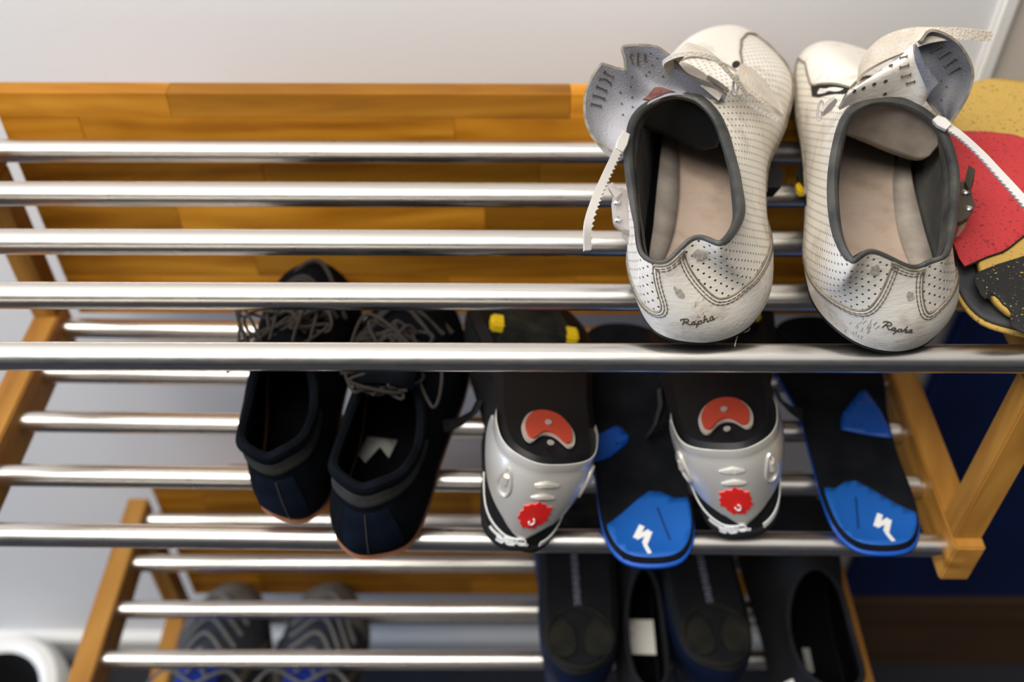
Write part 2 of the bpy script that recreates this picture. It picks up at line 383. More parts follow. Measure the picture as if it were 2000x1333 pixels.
# ------------------------------------------------------------------ shoe racks
RX0, RX1, RY, RS, RR = -0.3576, 0.2895, 0.38421, 0.04932, 0.008
def rack(name, label, ztop, zbot, tilt_top, tilt_bot, cat='shoe rack'):
    base = (( RX0+RX1)/2, 0.49, zbot-0.02)
    T = thing(name, base, label, cat)
    for z, tl in ((ztop, tilt_top), (zbot, tilt_bot)):
        for k in range(5):
            y = RY+k*RS; mb = MB(); n = 24
            rows = [[Vector((x, y+cos(2*pi*j/n)*RR, z+tl*x+sin(2*pi*j/n)*RR)) for j in range(n)] for x in [RX0-0.002+(RX1-RX0+0.004)*i/12 for i in range(13)]]
            mb.grid(rows, True); mb.fan(rows[0], flip=True); mb.fan(rows[-1]); mb.build('rod', M['steel'], T, base)
        for x0 in (RX0-0.02, RX1):
            zz = z+tl*(x0+0.01)
            MB().box(x0, x0+0.02, RY-0.0135, 0.5965, zz-0.021, zz+0.0165, 0.0012).build('side_rail', M['wood_y'], T, base)
    for x0 in (RX0-0.02, RX1):
        for y0 in (0.3785, 0.5765):
            zt = ztop+tilt_top*(x0+0.01)-0.021; zb = zbot+tilt_bot*(x0+0.01)+0.0165
            MB().box(x0+0.0004, x0+0.0196, y0, y0+0.0196, zb, zt, 0.001).build('leg', M['wood_z'], T, base)
    # back panel: glued staves, each its own block with a hairline joint
    rows = [0.032, 0.0132, -0.023, -0.059, -0.095, -0.131, -0.172]
    pb = MB().box(RX0+0.004, RX1-0.002, 0.6055, 0.6165, ztop+rows[-1]+0.001, ztop+rows[0]-0.001)
    P = pb.build('back_panel', M['wood_x'], T, base, smooth=False)
    R = random.Random(int(abs(ztop)*1000)+3)
    cuts0 = [[-0.235, 0.04, 0.19], [-0.30, -0.04, 0.12], [-0.18, 0.02, 0.2], [-0.25, -0.02, 0.15], [-0.2, 0.1], [-0.28, -0.05, 0.05, 0.2]]
    for i in range(6):
        cs = [RX0+0.003]+[c+R.uniform(-0.01, 0.01)*(ztop != 0) for c in cuts0[i]]+[RX1-0.001]
        for a, b in zip(cs, cs[1:]):
            pr = R.uniform(0, 0.0003)
            MB().box(a+0.0001, b-0.0001, 0.6030-pr, 0.6175, ztop+rows[i+1]+0.0001, ztop+rows[i]-0.0001, 0.0002).build('stave', M['wood_x'], P, base, smooth=False)
    # wall spacers hold the rack off the wall
    for x in (RX0+0.06, RX1-0.06):
        MB().box(x-0.012, x+0.012, 0.6175, YW, ztop-0.09, ztop-0.05, 0.001).build('wall_spacer', M['wood_y'], T, base)
    return T
rack('shoe_rack', 'upper oiled wood and steel rod shoe rack on the wall, holding the white cycling shoes', 0.0, -0.1744, 0.0, -0.01547)
Z3, Z4 = -0.431, -0.615
rack('shoe_rack', 'lower oiled wood and steel rod shoe rack with dark shoes on its right half', Z3, Z4, 0.0039, 0.0)

# ------------------------------------------------------------------ white cycling shoes
def VZ(l): return [zat(*p) for p in l]
A_out = [(.100, .377, .020), (.122, .385, .020), (.137, .405, .020), (.144, .435, .020), (.149, .475, .022), (.157, .520, .024),
         (.175, .560, .029), (.185, .603, .039), (.162, .652, .046), (.131, .642, .044), (.105, .603, .039), (.092, .560, .026),
         (.083, .510, .024), (.075, .460, .022), (.069, .420, .020), (.077, .386, .020)]
A_col = VZ([(1300, 517, .074), (1358, 470, .085), (1412, 480, .087), (1450, 425, .088), (1445, 360, .087), (1433, 310, .087), (1414, 250, .090), (1392, 212, .094),
            (1358, 186, .097), (1310, 179, .097), (1262, 200, .093), (1231, 240, .088), (1222, 300, .080), (1228, 370, .075), (1237, 435, .072), (1250, 500, .071)])
B_out = [(.199, .371, .020), (.218, .377, .020), (.233, .395, .020), (.240, .425, .020), (.243, .46, .022), (.250, .51, .024), (.265, .56, .026),
         (.266, .595, .038), (.220, .636, .043), (.195, .621, .041), (.188, .583, .034), (.186, .545, .028), (.181, .505, .024), (.174, .465, .022), (.167, .43, .020), (.168, .402, .020), (.181, .379, .020)]
B_col = VZ([(1780, 527, .076), (1820, 516, .078), (1853, 499, .080), (1864, 450, .076), (1869, 390, .075), (1868, 330, .077), (1856, 280, .082), (1838, 245, .088),
            (1800, 212, .095), (1750, 192, .099), (1695, 194, .100), (1650, 225, .096), (1628, 290, .090), (1620, 370, .087), (1630, 460, .086), (1662, 515, .085), (1705, 497, .087)])
def white_form(out, col, toe):
    n = len(out); prof = []
    for i in range(n):
        d = abs(i-toe); S = Vector(out[i]); C = Vector(col[i]); dv = S-C
        if d == 0: prof.append((.004, .026, dv.x*0.42, dv.y*0.42, -.018))
        elif d == 1: prof.append((.005, .028, dv.x*0.45, dv.y*0.42, -.012))
        elif d == 2: prof.append((.006, .026, dv.x*0.42, dv.y*0.36, -.012))
        elif d == 3: prof.append((.006, .026, dv.x*0.36, dv.y*0.30, -.014))
        elif d == 4: prof.append((.005, .024, dv.x*0.22, dv.y*0.15, -.018))
        else: prof.append((.009, .022, dv.x*0.10, dv.y*0.05, -.022))
    return Form(out, col, prof)

def cross_fill(mb, loop, k=6, flip=False, sag=0.0):
    n = len(loop); h = n//2; rows = []
    for i in range(1, h):
        a, b = Vector(loop[i]), Vector(loop[(n-i) % n]); rows.append([a.lerp(b, j/k)-Vector((0, 0, sag*sin(pi*j/k))) for j in range(k+1)])
    mb.grid(rows, flip=flip); mb.fan([Vector(loop[0])]+rows[0], Vector(loop[0]).lerp(rows[0][k//2], .5)); mb.fan([Vector(loop[h])]+rows[-1], Vector(loop[h]).lerp(rows[-1][k//2], .5)); return mb
def sole_mesh(F, n, z_of, inset=0.001, th=0.006):
    top = [F.O(i/n) + F.out(i/n)*(-inset) + Vector((0, 0, 0.0015)) for i in range(n)]
    mid = [F.O(i/n) + F.out(i/n)*(0.0008) - Vector((0, 0, th*0.35)) for i in range(n)]
    bot = [F.O(i/n) + F.out(i/n)*(-inset-0.004) - Vector((0, 0, th)) for i in range(n)]
    mb = MB(); mb.grid([top, mid, bot], True); 
    cross_fill(mb, bot); cross_fill(mb, top, flip=True)
    return mb

RAPHA = [  # script lettering, x-height 1: R a p h a .
    [(0.55, 2.0), (0.35, 1.0), (0.15, -0.05)], [(-0.35, 1.45), (-0.25, 1.95), (0.4, 2.2), (1.25, 2.05), (1.5, 1.6), (1.1, 1.15), (0.45, 1.0)], [(0.75, 1.0), (1.2, 0.45), (1.7, 0.0), (2.1, 0.15)],
    [(2.95, 0.95), (2.5, 1.0), (2.15, 0.55), (2.3, 0.05), (2.7, 0.15), (2.95, 0.9), (2.85, 0.2), (3.15, 0.02), (3.45, 0.3)],
    [(3.75, 1.0), (3.55, 0.2), (3.2, -1.1)], [(3.7, 0.7), (4.1, 1.0), (4.5, 0.8), (4.4, 0.2), (4.0, 0.0), (3.65, 0.15)],
    [(5.35, 2.1), (5.1, 1.0), (4.85, 0.0)], [(4.95, 0.4), (5.35, 0.95), (5.75, 0.9), (5.65, 0.3), (5.8, 0.0), (6.2, 0.25)],
    [(7.15, 0.95), (6.7, 1.0), (6.35, 0.55), (6.5, 0.05), (6.9, 0.15), (7.15, 0.9), (7.05, 0.2), (7.3, 0.0), (7.6, 0.25)],
    [(8.05, 0.05), (8.15, 0.12)]]

def shoe_common(T, base, F, toe_u, counter_keys, side, ucs, insole_mat_edge=True, wear=()):
    """T: thing; counter_keys: (u, v_top) of the heel counter's upper edge, u may be negative"""
    nu, nv = 160, 40
    mb, uv = form_mesh(F, nu, nv); perf_uv(mb.build('upper', M['perf'], T, base, uv=uv), nu)
    # lining: inner shell down to the insole
    rows = []
    for i in range(15):
        v = 1-i/14.0; rows.append([F.S(j/96, v*0.995, -0.0028 if i else -0.0005) for j in range(96)])
    MB().grid(rows, True).build('lining', M['lining'], T, base)
    # padded collar binding
    pts = [F.C(i/200) + F.N(i/200, 0.985)*(-0.0016) for i in range(200)]
    ups = [F.N(i/200, 0.985) for i in range(200)]
    MB().tube(pts, [0.0017+0.0021*max(0.0, min(1.0, (min(i, 200-i)/200-.10)*9)) for i in range(200)], 10, closed=True, squash=0.75, up=ups).build('collar_binding', M['binding'], T, base)
    # inner collar pad: thick roll inside
    rows = []
    for k in range(9):
        t = k/8; v = 1-0.26*t; off = -0.0030-0.0030*sin(pi*min(1, t*1.15+0.05))
        rows.append([F.S(j/120, v, off) for j in range(120)])
    MB().grid(rows, True).build('collar_pad', M['binding'], T, base)
    # lining flap inside the opening, lengthened to block light; left one black as shade
    rows = []
    for k in range(9):
        t = k/8; rows.append([F.C(.36+.28*j/40)+Vector((0, .004+.010*t, -.001-(.038*t)*sin(pi*(.08+.84*j/40))**.6)) for j in range(41)])
    MB().grid(rows).build('inner_tongue_light_block', M['black'] if side < 0 else M['insole_edge'], T, base, mods=[('SOLIDIFY', dict(thickness=.0022))])
    # insole
    lat = lambda u: max(0.0, sin(2*pi*u)*side)**0.8 if sin(2*pi*u)*side > 0 else 0.0
    ins = [F.O(i/80) + F.out(i/80)*(-0.0065-0.012*lat(i/80)) + Vector((0, 0, 0.0065)) for i in range(80)]
    edge = [F.O(i/80) + F.out(i/80)*(-0.0035-0.012*lat(i/80)) + Vector((0, 0, 0.0115-0.004*lat(i/80))) for i in range(80)]
    m = MB(); m.grid([edge, ins], True); cross_fill(m, ins, 8, sag=.0010); m.build('insole', M['insole'], T, base)
    # worn grey edge piece of the insole on the outer side
    us = [(.14+.0075*k) if side > 0 else (.86-.0075*k) for k in range(25)]
    fl = [F.O(u)+F.out(u)*(-.013-.0065*sin(pi*min(1, k/24*1.05))**.8)+Vector((0, 0, .0088)) for k, u in enumerate(us)]
    fo = [F.O(u)+F.out(u)*(-.0065)+Vector((0, 0, .0125)) for u in us]
    MB().grid([fo, fl]).build('insole_edge', M['insole_edge'], T, base, mods=[('SOLIDIFY', dict(thickness=.0012))])
    # sole, heel pad, cleat
    sole_mesh(F, 96, None).build('sole', M['carbon'], T, base)
    # heel counter: proud smooth patch with a curved upper edge
    kp = smooth_pts([(a*8, b, 0) for a, b in counter_keys], 41*len(counter_keys))
    seg = [0.0]
    for p, q in zip(kp, kp[1:]): seg.append(seg[-1]+(q-p).length)
    edge = []; i = 0
    for k in range(241):
        l = seg[-1]*k/240
        while i < len(seg)-2 and seg[i+1] < l: i += 1
        t = (l-seg[i])/max(1e-9, seg[i+1]-seg[i]); p = kp[i].lerp(kp[i+1], t); edge.append((p.x/8, max(.01, min(.999, p.y))))
    nv2 = 26
    MB().grid([[F.S(u, v*i/nv2, 0.0009 if i < nv2 else 0.0001) for u, v in edge] for i in range(nv2+1)]).build('heel_counter', M['leather'], T, base)
    # grimy seam line + double stitching below it
    pts, nr = on_form(F, edge, 0.0004)
    sm = MB(); sm.tube(pts, 0.0007, 6); sm.build('seam', M['groove'], T, base)
    st = MB()
    def shifted(d):
        out = []
        for a in range(len(edge)):
            u, v = edge[a]; p = F.P(u, v); q0 = F.P(*edge[max(0, a-1)]); q1 = F.P(*edge[min(len(edge)-1, a+1)])
            t = (q1-q0).normalized(); sd = F.N(u, v).cross(t).normalized()*(-d)
            du = F.P(u+0.002, v)-p; dv = F.P(u, min(1, v+0.004))-F.P(u, v-0.004)
            du /= 0.002; dv /= (0.008 if v+0.004 <= 1 else (1-v+0.004))
            # solve sd = a*du + b*dv
            g11, g12, g22 = du.dot(du), du.dot(dv), dv.dot(dv); b1, b2 = sd.dot(du), sd.dot(dv); det = g11*g22-g12*g12
            if abs(det) < 1e-14: continue
            aa, bb = (b1*g22-b2*g12)/det, (b2*g11-b1*g12)/det
            out.append((u+aa, max(0.002, min(0.985, v+bb))))
        return out
    for d in (0.0015, 0.0031): dashes(F, shifted(d), 0.0012, 0.00030, dash=.0025, gap=.0005, mb=st)
    st.build('stitching', M['thread'], T, base)
    return F

def strokes_on(F, strokes, uc, vc, size, ang, w, off=0.0011, th=0.0004, n=5):
    """map 2-D strokes onto the form round (uc, vc), size in metres"""
    mb = MB(); p = F.P(uc, vc); du = (F.P(uc+0.003, vc)-F.P(uc-0.003, vc))/0.006; dv = (F.P(uc, vc+0.01)-F.P(uc, vc-0.01))/0.02
    eu = du.normalized(); nn = F.N(uc, vc); ev = nn.cross(eu)
    g = Matrix(((du.dot(eu), dv.dot(eu)), (du.dot(ev), dv.dot(ev)))).inverted()
    for s in strokes:
        q = smooth_pts([(a, b, 0) for a, b in s], max(3, n*(len(s)-1)+1)); path = []
        for c in q:
            x, y = c.x*size, c.y*size; x, y = x*cos(ang)-y*sin(ang), x*sin(ang)+y*cos(ang); d = g @ Vector((x, y))
            path.append((uc+d.x, vc+d.y))
        pts, nr = on_form(F, path, off); mb.ribbon(pts, nr, w, th)
    return mb
def centred(strokes):
    xs = [p[0] for s in strokes for p in s]; ys = [p[1] for s in strokes for p in s]; cx, cy = (min(xs)+max(xs))/2, 0.5
    return [[(a-cx, b-cy) for a, b in s] for s in strokes]

def cleat(T, base, F, cx, cy, zs, k=1.0):
    """road cleat under the forefoot: black three-cornered plate with yellow pads"""
    mb = MB(); zt = zs; zb = zs-0.009
    out = [(-.026, -.018), (.026, -.018), (.030, -.004), (.016, .030), (-.016, .030), (-.030, -.004)]
    a = [Vector((cx+x*k, cy+y*k, zt)) for x, y in out]; b = [Vector((cx+x*.9*k, cy+y*.9*k, zb)) for x, y in out]
    mb.grid([a, b], True); mb.fan(b); mb.fan(a, flip=True); mb.build('cleat', M['black'], T, base)
    for x, y in ((-.027, -.010), (.027, -.010), (0, .026)):
        MB().box(cx+x*.93-.0045, cx+x*.93+.0045, cy+y-.005, cy+y+.005, zb-0.0006, zt-0.0035, 0.0015).build('cleat_pad', M['yellow'], T, base)

def sheet(name, inner, outer, m_out, m_in, T, base, bulge, n=40, k=10, th=0.0016, wav=0.0):
    """curved leather sheet between two 3-D curves, leather on one face and lining on the other"""
    fi, fo = open_cr(inner), open_cr(outer); rows = []; rows2 = []
    for i in range(n+1):
        t = i/n; a, b = fi(t), fo(t); r = []
        for j in range(k+1):
            s = j/k; p = a.lerp(b, s) + Vector(bulge)*sin(pi*s) + Vector((0, 0, wav*sin(t*pi*5)*s)); r.append(p)
        rows.append(r)
    # offset second face by sheet normal
    for i in range(n+1):
        r = []
        for j in range(k+1):
            a = rows[min(i+1, n)][j]-rows[max(i-1, 0)][j]; b = rows[i][min(j+1, k)]-rows[i][max(j-1, 0)]
            nn = a.cross(b).normalized(); r.append(rows[i][j]-nn*th)
        rows2.append(r)
    mb = MB(); mb.grid(rows, mi=0); mb.grid(rows2, mi=1, flip=True)
    rim = [(rows[i][0], rows2[i][0]) for i in range(n+1)]+[(rows[n][j], rows2[n][j]) for j in range(1, k+1)]
    rim += [(rows[i][k], rows2[i][k]) for i in range(n-1, -1, -1)]+[(rows[0][j], rows2[0][j]) for j in range(k-1, 0, -1)]
    mb.grid([[a for a, b in rim], [b for a, b in rim]], True, mi=2)
    o = mb.build(name, [m_in, m_out, M['groove']], T, base, fixn=False)
    def S(t, s, off=0.0):
        a, b = fi(t), fo(t); p = a.lerp(b, s)+Vector(bulge)*sin(pi*s)+Vector((0, 0, wav*sin(t*pi*5)*s))
        e = 0.01; g = lambda t, s: fi(t).lerp(fo(t), s)+Vector(bulge)*sin(pi*s)+Vector((0, 0, wav*sin(t*pi*5)*s))
        nn = (g(min(1, t+e), s)-g(max(0, t-e), s)).cross(g(t, min(1, s+e))-g(t, max(0, s-e))).normalized()
        return p+nn*off, nn
    return o, S

def band(name, pts, ups, w, th, m, T, base, n=40, label=None):
    p = smooth_pts(pts, n); u = smooth_pts(ups, n)
    ww = w if not isinstance(w, list) else [open_cr([(x, 0, 0) for x in w])(i/(n-1)).x for i in range(n)]
    return MB().ribbon(p, u, ww, th).build(name, m, T, base, label=label)

def seen(S, px, py):
    """(t, s) of the sheet point measured at a pixel of the photograph"""
    best = (1e9, 0, 0); c = Vector((0, 0, CAM_H)); lo = (0, 1, 0, 1)
    for it in range(4):
        n = 24; t0, t1, s0, s1 = lo
        for i in range(n+1):
            for j in range(n+1):
                t, q = t0+(t1-t0)*i/n, s0+(s1-s0)*j/n; d = S(t, q)[0]-c; z = d.dot(_fw)
                e = (1000+F_PX*d.dot(_rt)/z-px)**2+(666.5+F_PX*d.dot(_dn)/z-py)**2
                if e < best[0]: best = (e, t, q)
        w = .5**(it+1)*.25; lo = (max(0, best[1]-w), min(1, best[1]+w), max(0, best[2]-w), min(1, best[2]+w))
    return best[1], best[2]
def bar_stitch(S, a, b, r=0.00034):
    p, q = seen(S, *a), seen(S, *b); mb = MB()
    for sg in (1, -1):
        pts = [S(p[0]+(q[0]-p[0])*k/5, p[1]+(q[1]-p[1])*k/5, .0007 if sg > 0 else -.0023)[0] for k in range(6)]; mb.tube(pts, r, 5)
        n = S(*p)[1]; w = n.cross(pts[-1]-pts[0]).normalized()*.0009
        for e in (pts[0], pts[-1]): mb.tube([e-w, e+w], r, 5)
    return mb
def holes(S, spots, r, T, base, off=0.0004, name='eyelet'):
    mb = MB()
    for t, s in spots:
        p, nn = S(t, s, off); a = nn.orthogonal().normalized(); b = nn.cross(a)
        mb.fan([p+a*cos(2*pi*k/10)*r+b*sin(2*pi*k/10)*r for k in range(10)], p)
        mb.fan([p-nn*2*off+a*cos(2*pi*k/10)*r+b*sin(2*pi*k/10)*r for k in range(10)], p-nn*2*off, flip=True)
    mb.build(name, M['print'], T, base, kind='stuff')

def ratchet(name, path, up, T, base, tooth_side=1, w=0.0038):
    n = 60; p = smooth_pts(path, n); mb = MB(); mb.ribbon(p, [Vector(up)]*n, [w]*n, 0.0022)
    o = mb.build(name, M['ratchet'], T, base)
    tm = MB(); L = 0; last = -1
    for i in range(4, n-1):
        L += (p[i]-p[i-1]).length
        if L-last > 0.0024:
            last = L; t = (p[i+1]-p[i-1]).normalized(); sd = t.cross(Vector(up)).normalized()*tooth_side; c = p[i]+sd*w*0.5; u = Vector(up).normalized()*0.0011
            a = [c-t*.0011, c+t*.0009, c+sd*.0011-t*.0006]
            tm.add([q+u for q in a]+[q-u for q in a], [(0, 1, 2), (5, 4, 3), (0, 3, 4, 1), (1, 4, 5, 2), (2, 5, 3, 0)])
    tm.build('ratchet_tooth', M['ratchet'], o, base, smooth=False, kind='stuff'); return o

def buckle(T, base, outline_px, zplane, hinge, rivets, m, th=0.003):
    """riveted plate buckle; outline given on a standing plane"""
    a = [zat(x, y, zplane+dz) for x, y, dz in outline_px]; c = sum(a, Vector())/len(a)
    nn = Vector((0, 0, 0))
    for i in range(len(a)): nn += (a[i]-c).cross(a[(i+1) % len(a)]-c)
    nn.normalize()
    if nn.z < 0: nn = -nn
    b = [p-nn*th for p in a]; mb = MB(); mb.grid([a, b], True); mb.add(a, [tuple(range(len(a)))]); mb.add(b, [tuple(range(len(a)))[::-1]])
    o = mb.build('buckle', m, T, base, mods=[('BEVEL', dict(width=0.0006, segments=2))], smooth=False)
    for x, y, dz in rivets:
        p = zat(x, y, zplane+dz); t = nn.orthogonal().normalized(); s = nn.cross(t); r = 0.0022; rows = []
        for k in range(5):
            ph = k/4*pi/2; rows.append([p+nn*(0.0002+sin(ph)*0.0013)+(t*cos(2*pi*j/14)+s*sin(2*pi*j/14))*r*cos(ph) for j in range(14)])
        MB().grid(rows, True).build('rivet', M['rivet'], o, base)
    if hinge:
        h = [zat(x, y, zplane+dz) for x, y, dz in hinge]; k = [p-nn*0.004 for p in h]
        mb = MB(); mb.grid([h, k], True); mb.add(h, [tuple(range(len(h)))]); mb.add(k, [tuple(range(len(h)))[::-1]])
        mb.build('lever', m, o, base, mods=[('BEVEL', dict(width=0.0005, segments=2))], smooth=False)
    return o

# ---- left white shoe
bA = Vector((.104, .39, .008))
TA = thing('cycling_shoe', bA, 'white perforated cycling shoe, left of the pair, its grey tongue flopped open to the left', 'shoe')
FA = white_form(A_out, A_col, 8)
kA = [(-.26,.02),(-.17,.22),(-.11,.34),(-.075,.33),(-.050,.36),(-.036,.48),(-.029,.70),(-.026,.88),(-.025,.985),(-.020,1),(.034,1),(.0372,.97),(.0380,.80),(.0388,.66),(.041,.54),(.0473,.471),(.0675,.45),(.113,.50),(.1596,.455),(.21,.28),(.26,.02)]
shoe_common(TA, bA, FA, 0.5, kA, -1, None)
# ---- right white shoe
bB = Vector((.204, .38, .008))
TB = thing('cycling_shoe', bB, 'white perforated cycling shoe, right of the pair, beside the red and yellow insole', 'shoe')
FB = white_form(B_out, B_col, 8)
kB = [(-.27,.02),(-.20,.18),(-.1534,.293),(-.1166,.37),(-.0871,.384),(-.0631,.391),(-.0467,.462),(-.0368,.625),(-.0312,.802),(-.0285,.96),(-.026,1),(.030,1),(.0345,.97),(.0350,.80),(.036,.63),(.040,.51),(.050,.475),(.078,.525),(.1277,.56),(.16,.40),(.20,.02)]
shoe_common(TB, bB, FB, 0.5, kB, 1, None)
for T, b, F, s in ((TA, bA, FA, 1), (TB, bB, FB, -1)):
    m = F.O(0.0)*0.5+F.O(0.25)*0.25+F.O(0.75)*0.25
    MB().box(m.x-.018, m.x+.018, m.y-.006, m.y+.040, 0.0085, 0.0165, 0.003).build('heel_pad', M['black'], T, b)
    f = (F.O(0.36)+F.O(0.64))*0.5
    cleat(T, b, F, (f.x-.002) if s > 0 else .2085, (f.y-0.04) if s > 0 else .527, F.O(0.36).z-0.004, 1.25 if s > 0 else 1.0)
    # smooth toe cap, lying proud of the perforated leather, with its seam and vent
    if s > 0: kin, kout, vmax, bump = [(0, .4831), (.244, .4831), (.344, .4904), (.469, .4904), (.582, .4811), (.667, .4665), (.72, .462)], (.64, .58), .72, [(.28, .10), (.36, .15), (.41, .17), (.44, .20), (.456, .215), (.4717, .222), (.4831, .244)]
    else: kin, kout, vmax, bump = [(0, .5357), (.159, .5357), (.32, .5524), (.362, .5728), (.40, .587), (.446, .5895), (.693, .5830), (.80, .582)], (.36, .43), .80, [(.5357, .170), (.5415, .150), (.56, .130), (.62, .12), (.72, .08)]
    lin = lambda ks, x: next((p[1]+(q[1]-p[1])*(x-p[0])/(q[0]-p[0]) for p, q in zip(ks, ks[1:]) if x <= q[0]), ks[-1][1])
    mb = MB(); rows = []
    for i in range(33):
        v = .012+(vmax-.012)*i/32; a0, a1 = lin(kin, v), kout[0]+(kout[1]-kout[0])*i/32
        rows.append([F.S(a0+(a1-a0)*j/30, v, .0009 if 0 < j < 30 and i < 32 else .0003) for j in range(31)])
    mb.grid(rows); b0, b1 = bump[0][0], bump[-1][0]
    mb.grid([[F.S(b0+(b1-b0)*j/40, max(.008, lin(bump, b0+(b1-b0)*j/40)*i/8), .0009 if i < 8 else .0003) for j in range(41)] for i in range(9)])
    mb.build('toe_cap', M['leather'], T, b)
    top = [(kout[0 if False else 1]+(lin(kin, vmax)-kout[1])*j/20, vmax) for j in range(21)]
    side = [(lin(kin, vmax-(vmax-.24)*j/30), vmax-(vmax-.24)*j/30) for j in range(31)]
    low = [(b0+(b1-b0)*j/30, lin(bump, b0+(b1-b0)*j/30)) for j in range(31)]; low = low[::-1] if s > 0 else low
    pth = smooth_pts([F.S(u, v, .0008) for u, v in top+side+low], 200); MB().tube(pth, .00075, 6).build('seam', M['groove'], T, b)
    if s > 0: vp = [(.4745+.0050*cos(a*pi/8), .683+.030*sin(a*pi/8)) for a in range(16)]
    else: vp = [(.589, .40), (.590, .446), (.587, .557), (.583, .693), (.583, .79), (.598, .80), (.604, .686), (.611, .51), (.607, .42)]
    MB().fan([F.S(u, v, .0012 if s > 0 else .0006) for u, v in vp]).build('vent', M['black'], T, b)
uA, vA = 0.016, 0.20
strokes_on(FA, centred(RAPHA), 0.004, 0.33, 0.00215, radians(7), 0.00044).build('lettering', M['print'], TA, bA)
strokes_on(FB, centred(RAPHA), -0.004, 0.33, 0.00205, radians(-6), 0.00044).build('lettering', M['print'], TB, bB)
def blob(F, u, v, r, seed, T, b, el=1.0, off=0.0012):
    R = random.Random(seed); p, nn = F.P(u, v), F.N(u, v); mb = MB(); lp = []; du = (F.P(u+0.003, v)-F.P(u-0.003, v)).normalized(); ev = nn.cross(du)
    g1 = (F.P(u+0.003, v)-F.P(u-0.003, v)).length/0.006; g2 = (F.P(u, v+0.01)-F.P(u, v-0.01)).length/0.02
    for k in range(16):
        rr = r*R.uniform(0.6, 1.15); x, y = cos(k*pi/8)*rr, sin(k*pi/8)*rr*el
        lp.append(F.S(u+x/g1, min(0.99, v+y/g2), off))
    mb.fan(lp, F.S(u, v, off)); return mb
blob(FA, 0.066, 0.88, 0.0042, 1, TA, bA).build('scuff', M['scuff'], TA, bA)
blob(FA, 0.006, 0.70, 0.0016, 2, TA, bA, 3.2).build('scuff', M['scuff'], TA, bA)
blob(FB, -0.050, 0.88, 0.0035, 3, TB, bB).build('scuff', M['scuff'], TB, bB)
blob(FB, 0.008, 0.74, 0.0022, 4, TB, bB, 1.8).build('scuff', M['scuff'], TB, bB)

def marks(F, T, b, spots, seed):
    R = random.Random(seed); mb = MB()
    for u, v, n, L, ang, w in spots:
        st = []
        for k in range(n):
            x = R.uniform(-1, 1)*.006*(n > 1); y = R.uniform(-1, 1)*.006*(n > 1); a = ang+R.uniform(-.35, .35); l = L*R.uniform(.5, 1.1)
            st.append([(x, y), (x+cos(a)*l*.5+R.uniform(-.0004, .0004), y+sin(a)*l*.5), (x+cos(a)*l, y+sin(a)*l)])
        q = strokes_on(F, st, u, v, 1.0, 0, w, off=.00105, th=.00015, n=3); mb.add(q.v, q.f)
    return mb
marks(FA, TA, bA, [(.004, .46, 9, .0022, 1.0, .0005), (.12, .30, 2, .007, .75, .0006), (.05, .12, 5, .003, .3, .0003)], 5).build('scuff', M['scuff'], TA, bA)
marks(FB, TB, bB, [(-.045, .27, 14, .0045, 1.5, .00022), (-.055, .12, 10, .0040, 1.5, .00020)], 6).build('scuff', M['scuff'], TB, bB)

# tongue, straps and buckle of the left shoe
zt = lambda l: [zat(*p) for p in l]
oA, SA = sheet('tongue', zt([(1222, 300, .082), (1226, 262, .087), (1242, 226, .091), (1272, 200, .095), (1312, 186, .098), (1352, 188, .097), (1388, 200, .094), (1412, 196, .094)]),
            zt([(1205, 298, .084), (1168, 276, .090), (1147, 236, .099), (1145, 190, .109), (1158, 152, .116), (1174, 128, .120), (1180, 127, .120), (1200, 134, .118), (1219, 138, .117), (1223, 136, .117), (1222, 112, .124), (1217, 93, .128), (1223, 91, .128), (1256, 90, .129), (1286, 95, .128), (1314, 118, .121), (1338, 144, .113), (1372, 160, .107), (1398, 170, .103), (1418, 188, .098)]),
            M['leather'], M['tongue_in'], TA, bA, (0, 0.004, -0.008), n=70, k=14)
sl = MB()
for p in ([(1177, 139), (1197, 148)], [(1169, 153), (1191, 163)], [(1162, 168), (1183, 177)], [(1156, 185), (1179, 193)], [(1152, 202), (1172, 207)],
          [(1234, 102), (1234, 124)], [(1246, 101), (1246, 123)], [(1259, 103), (1260, 116)]):
    q = bar_stitch(SA, *p); sl.add(q.v, q.f)
sl.build('stitching', M['thread'], oA, bA)
holes(SA, [seen(SA, *p) for p in [(1233, 150), (1231, 168), (1211, 180), (1213, 203), (1234, 189), (1216, 225), (1235, 210), (1262, 146), (1271, 103), (1284, 112), (1274, 126), (1268, 139), (1295, 148)]], 0.0006, oA, bA, off=0.0007, name='punched_hole')
tg = [SA(0.50+0.2*i/8, 0.10+0.0*i, -0.0006)[0] for i in range(9)]
for sg in (1,):
    r0 = [SA(0.44+0.20*i/8, 0.10, 0.0005)[0] for i in range(9)]; r1 = [SA(0.44+0.20*i/8, 0.34, 0.0005)[0] for i in range(9)]
    r2 = [SA(0.44+0.20*i/8, 0.10, 0.0011)[0] for i in range(9)]; r3 = [SA(0.44+0.20*i/8, 0.34, 0.0011)[0] for i in range(9)]
    MB().grid([r0, r1, r3, r2]).build('size_tag', M['red_tag'], oA, bA)
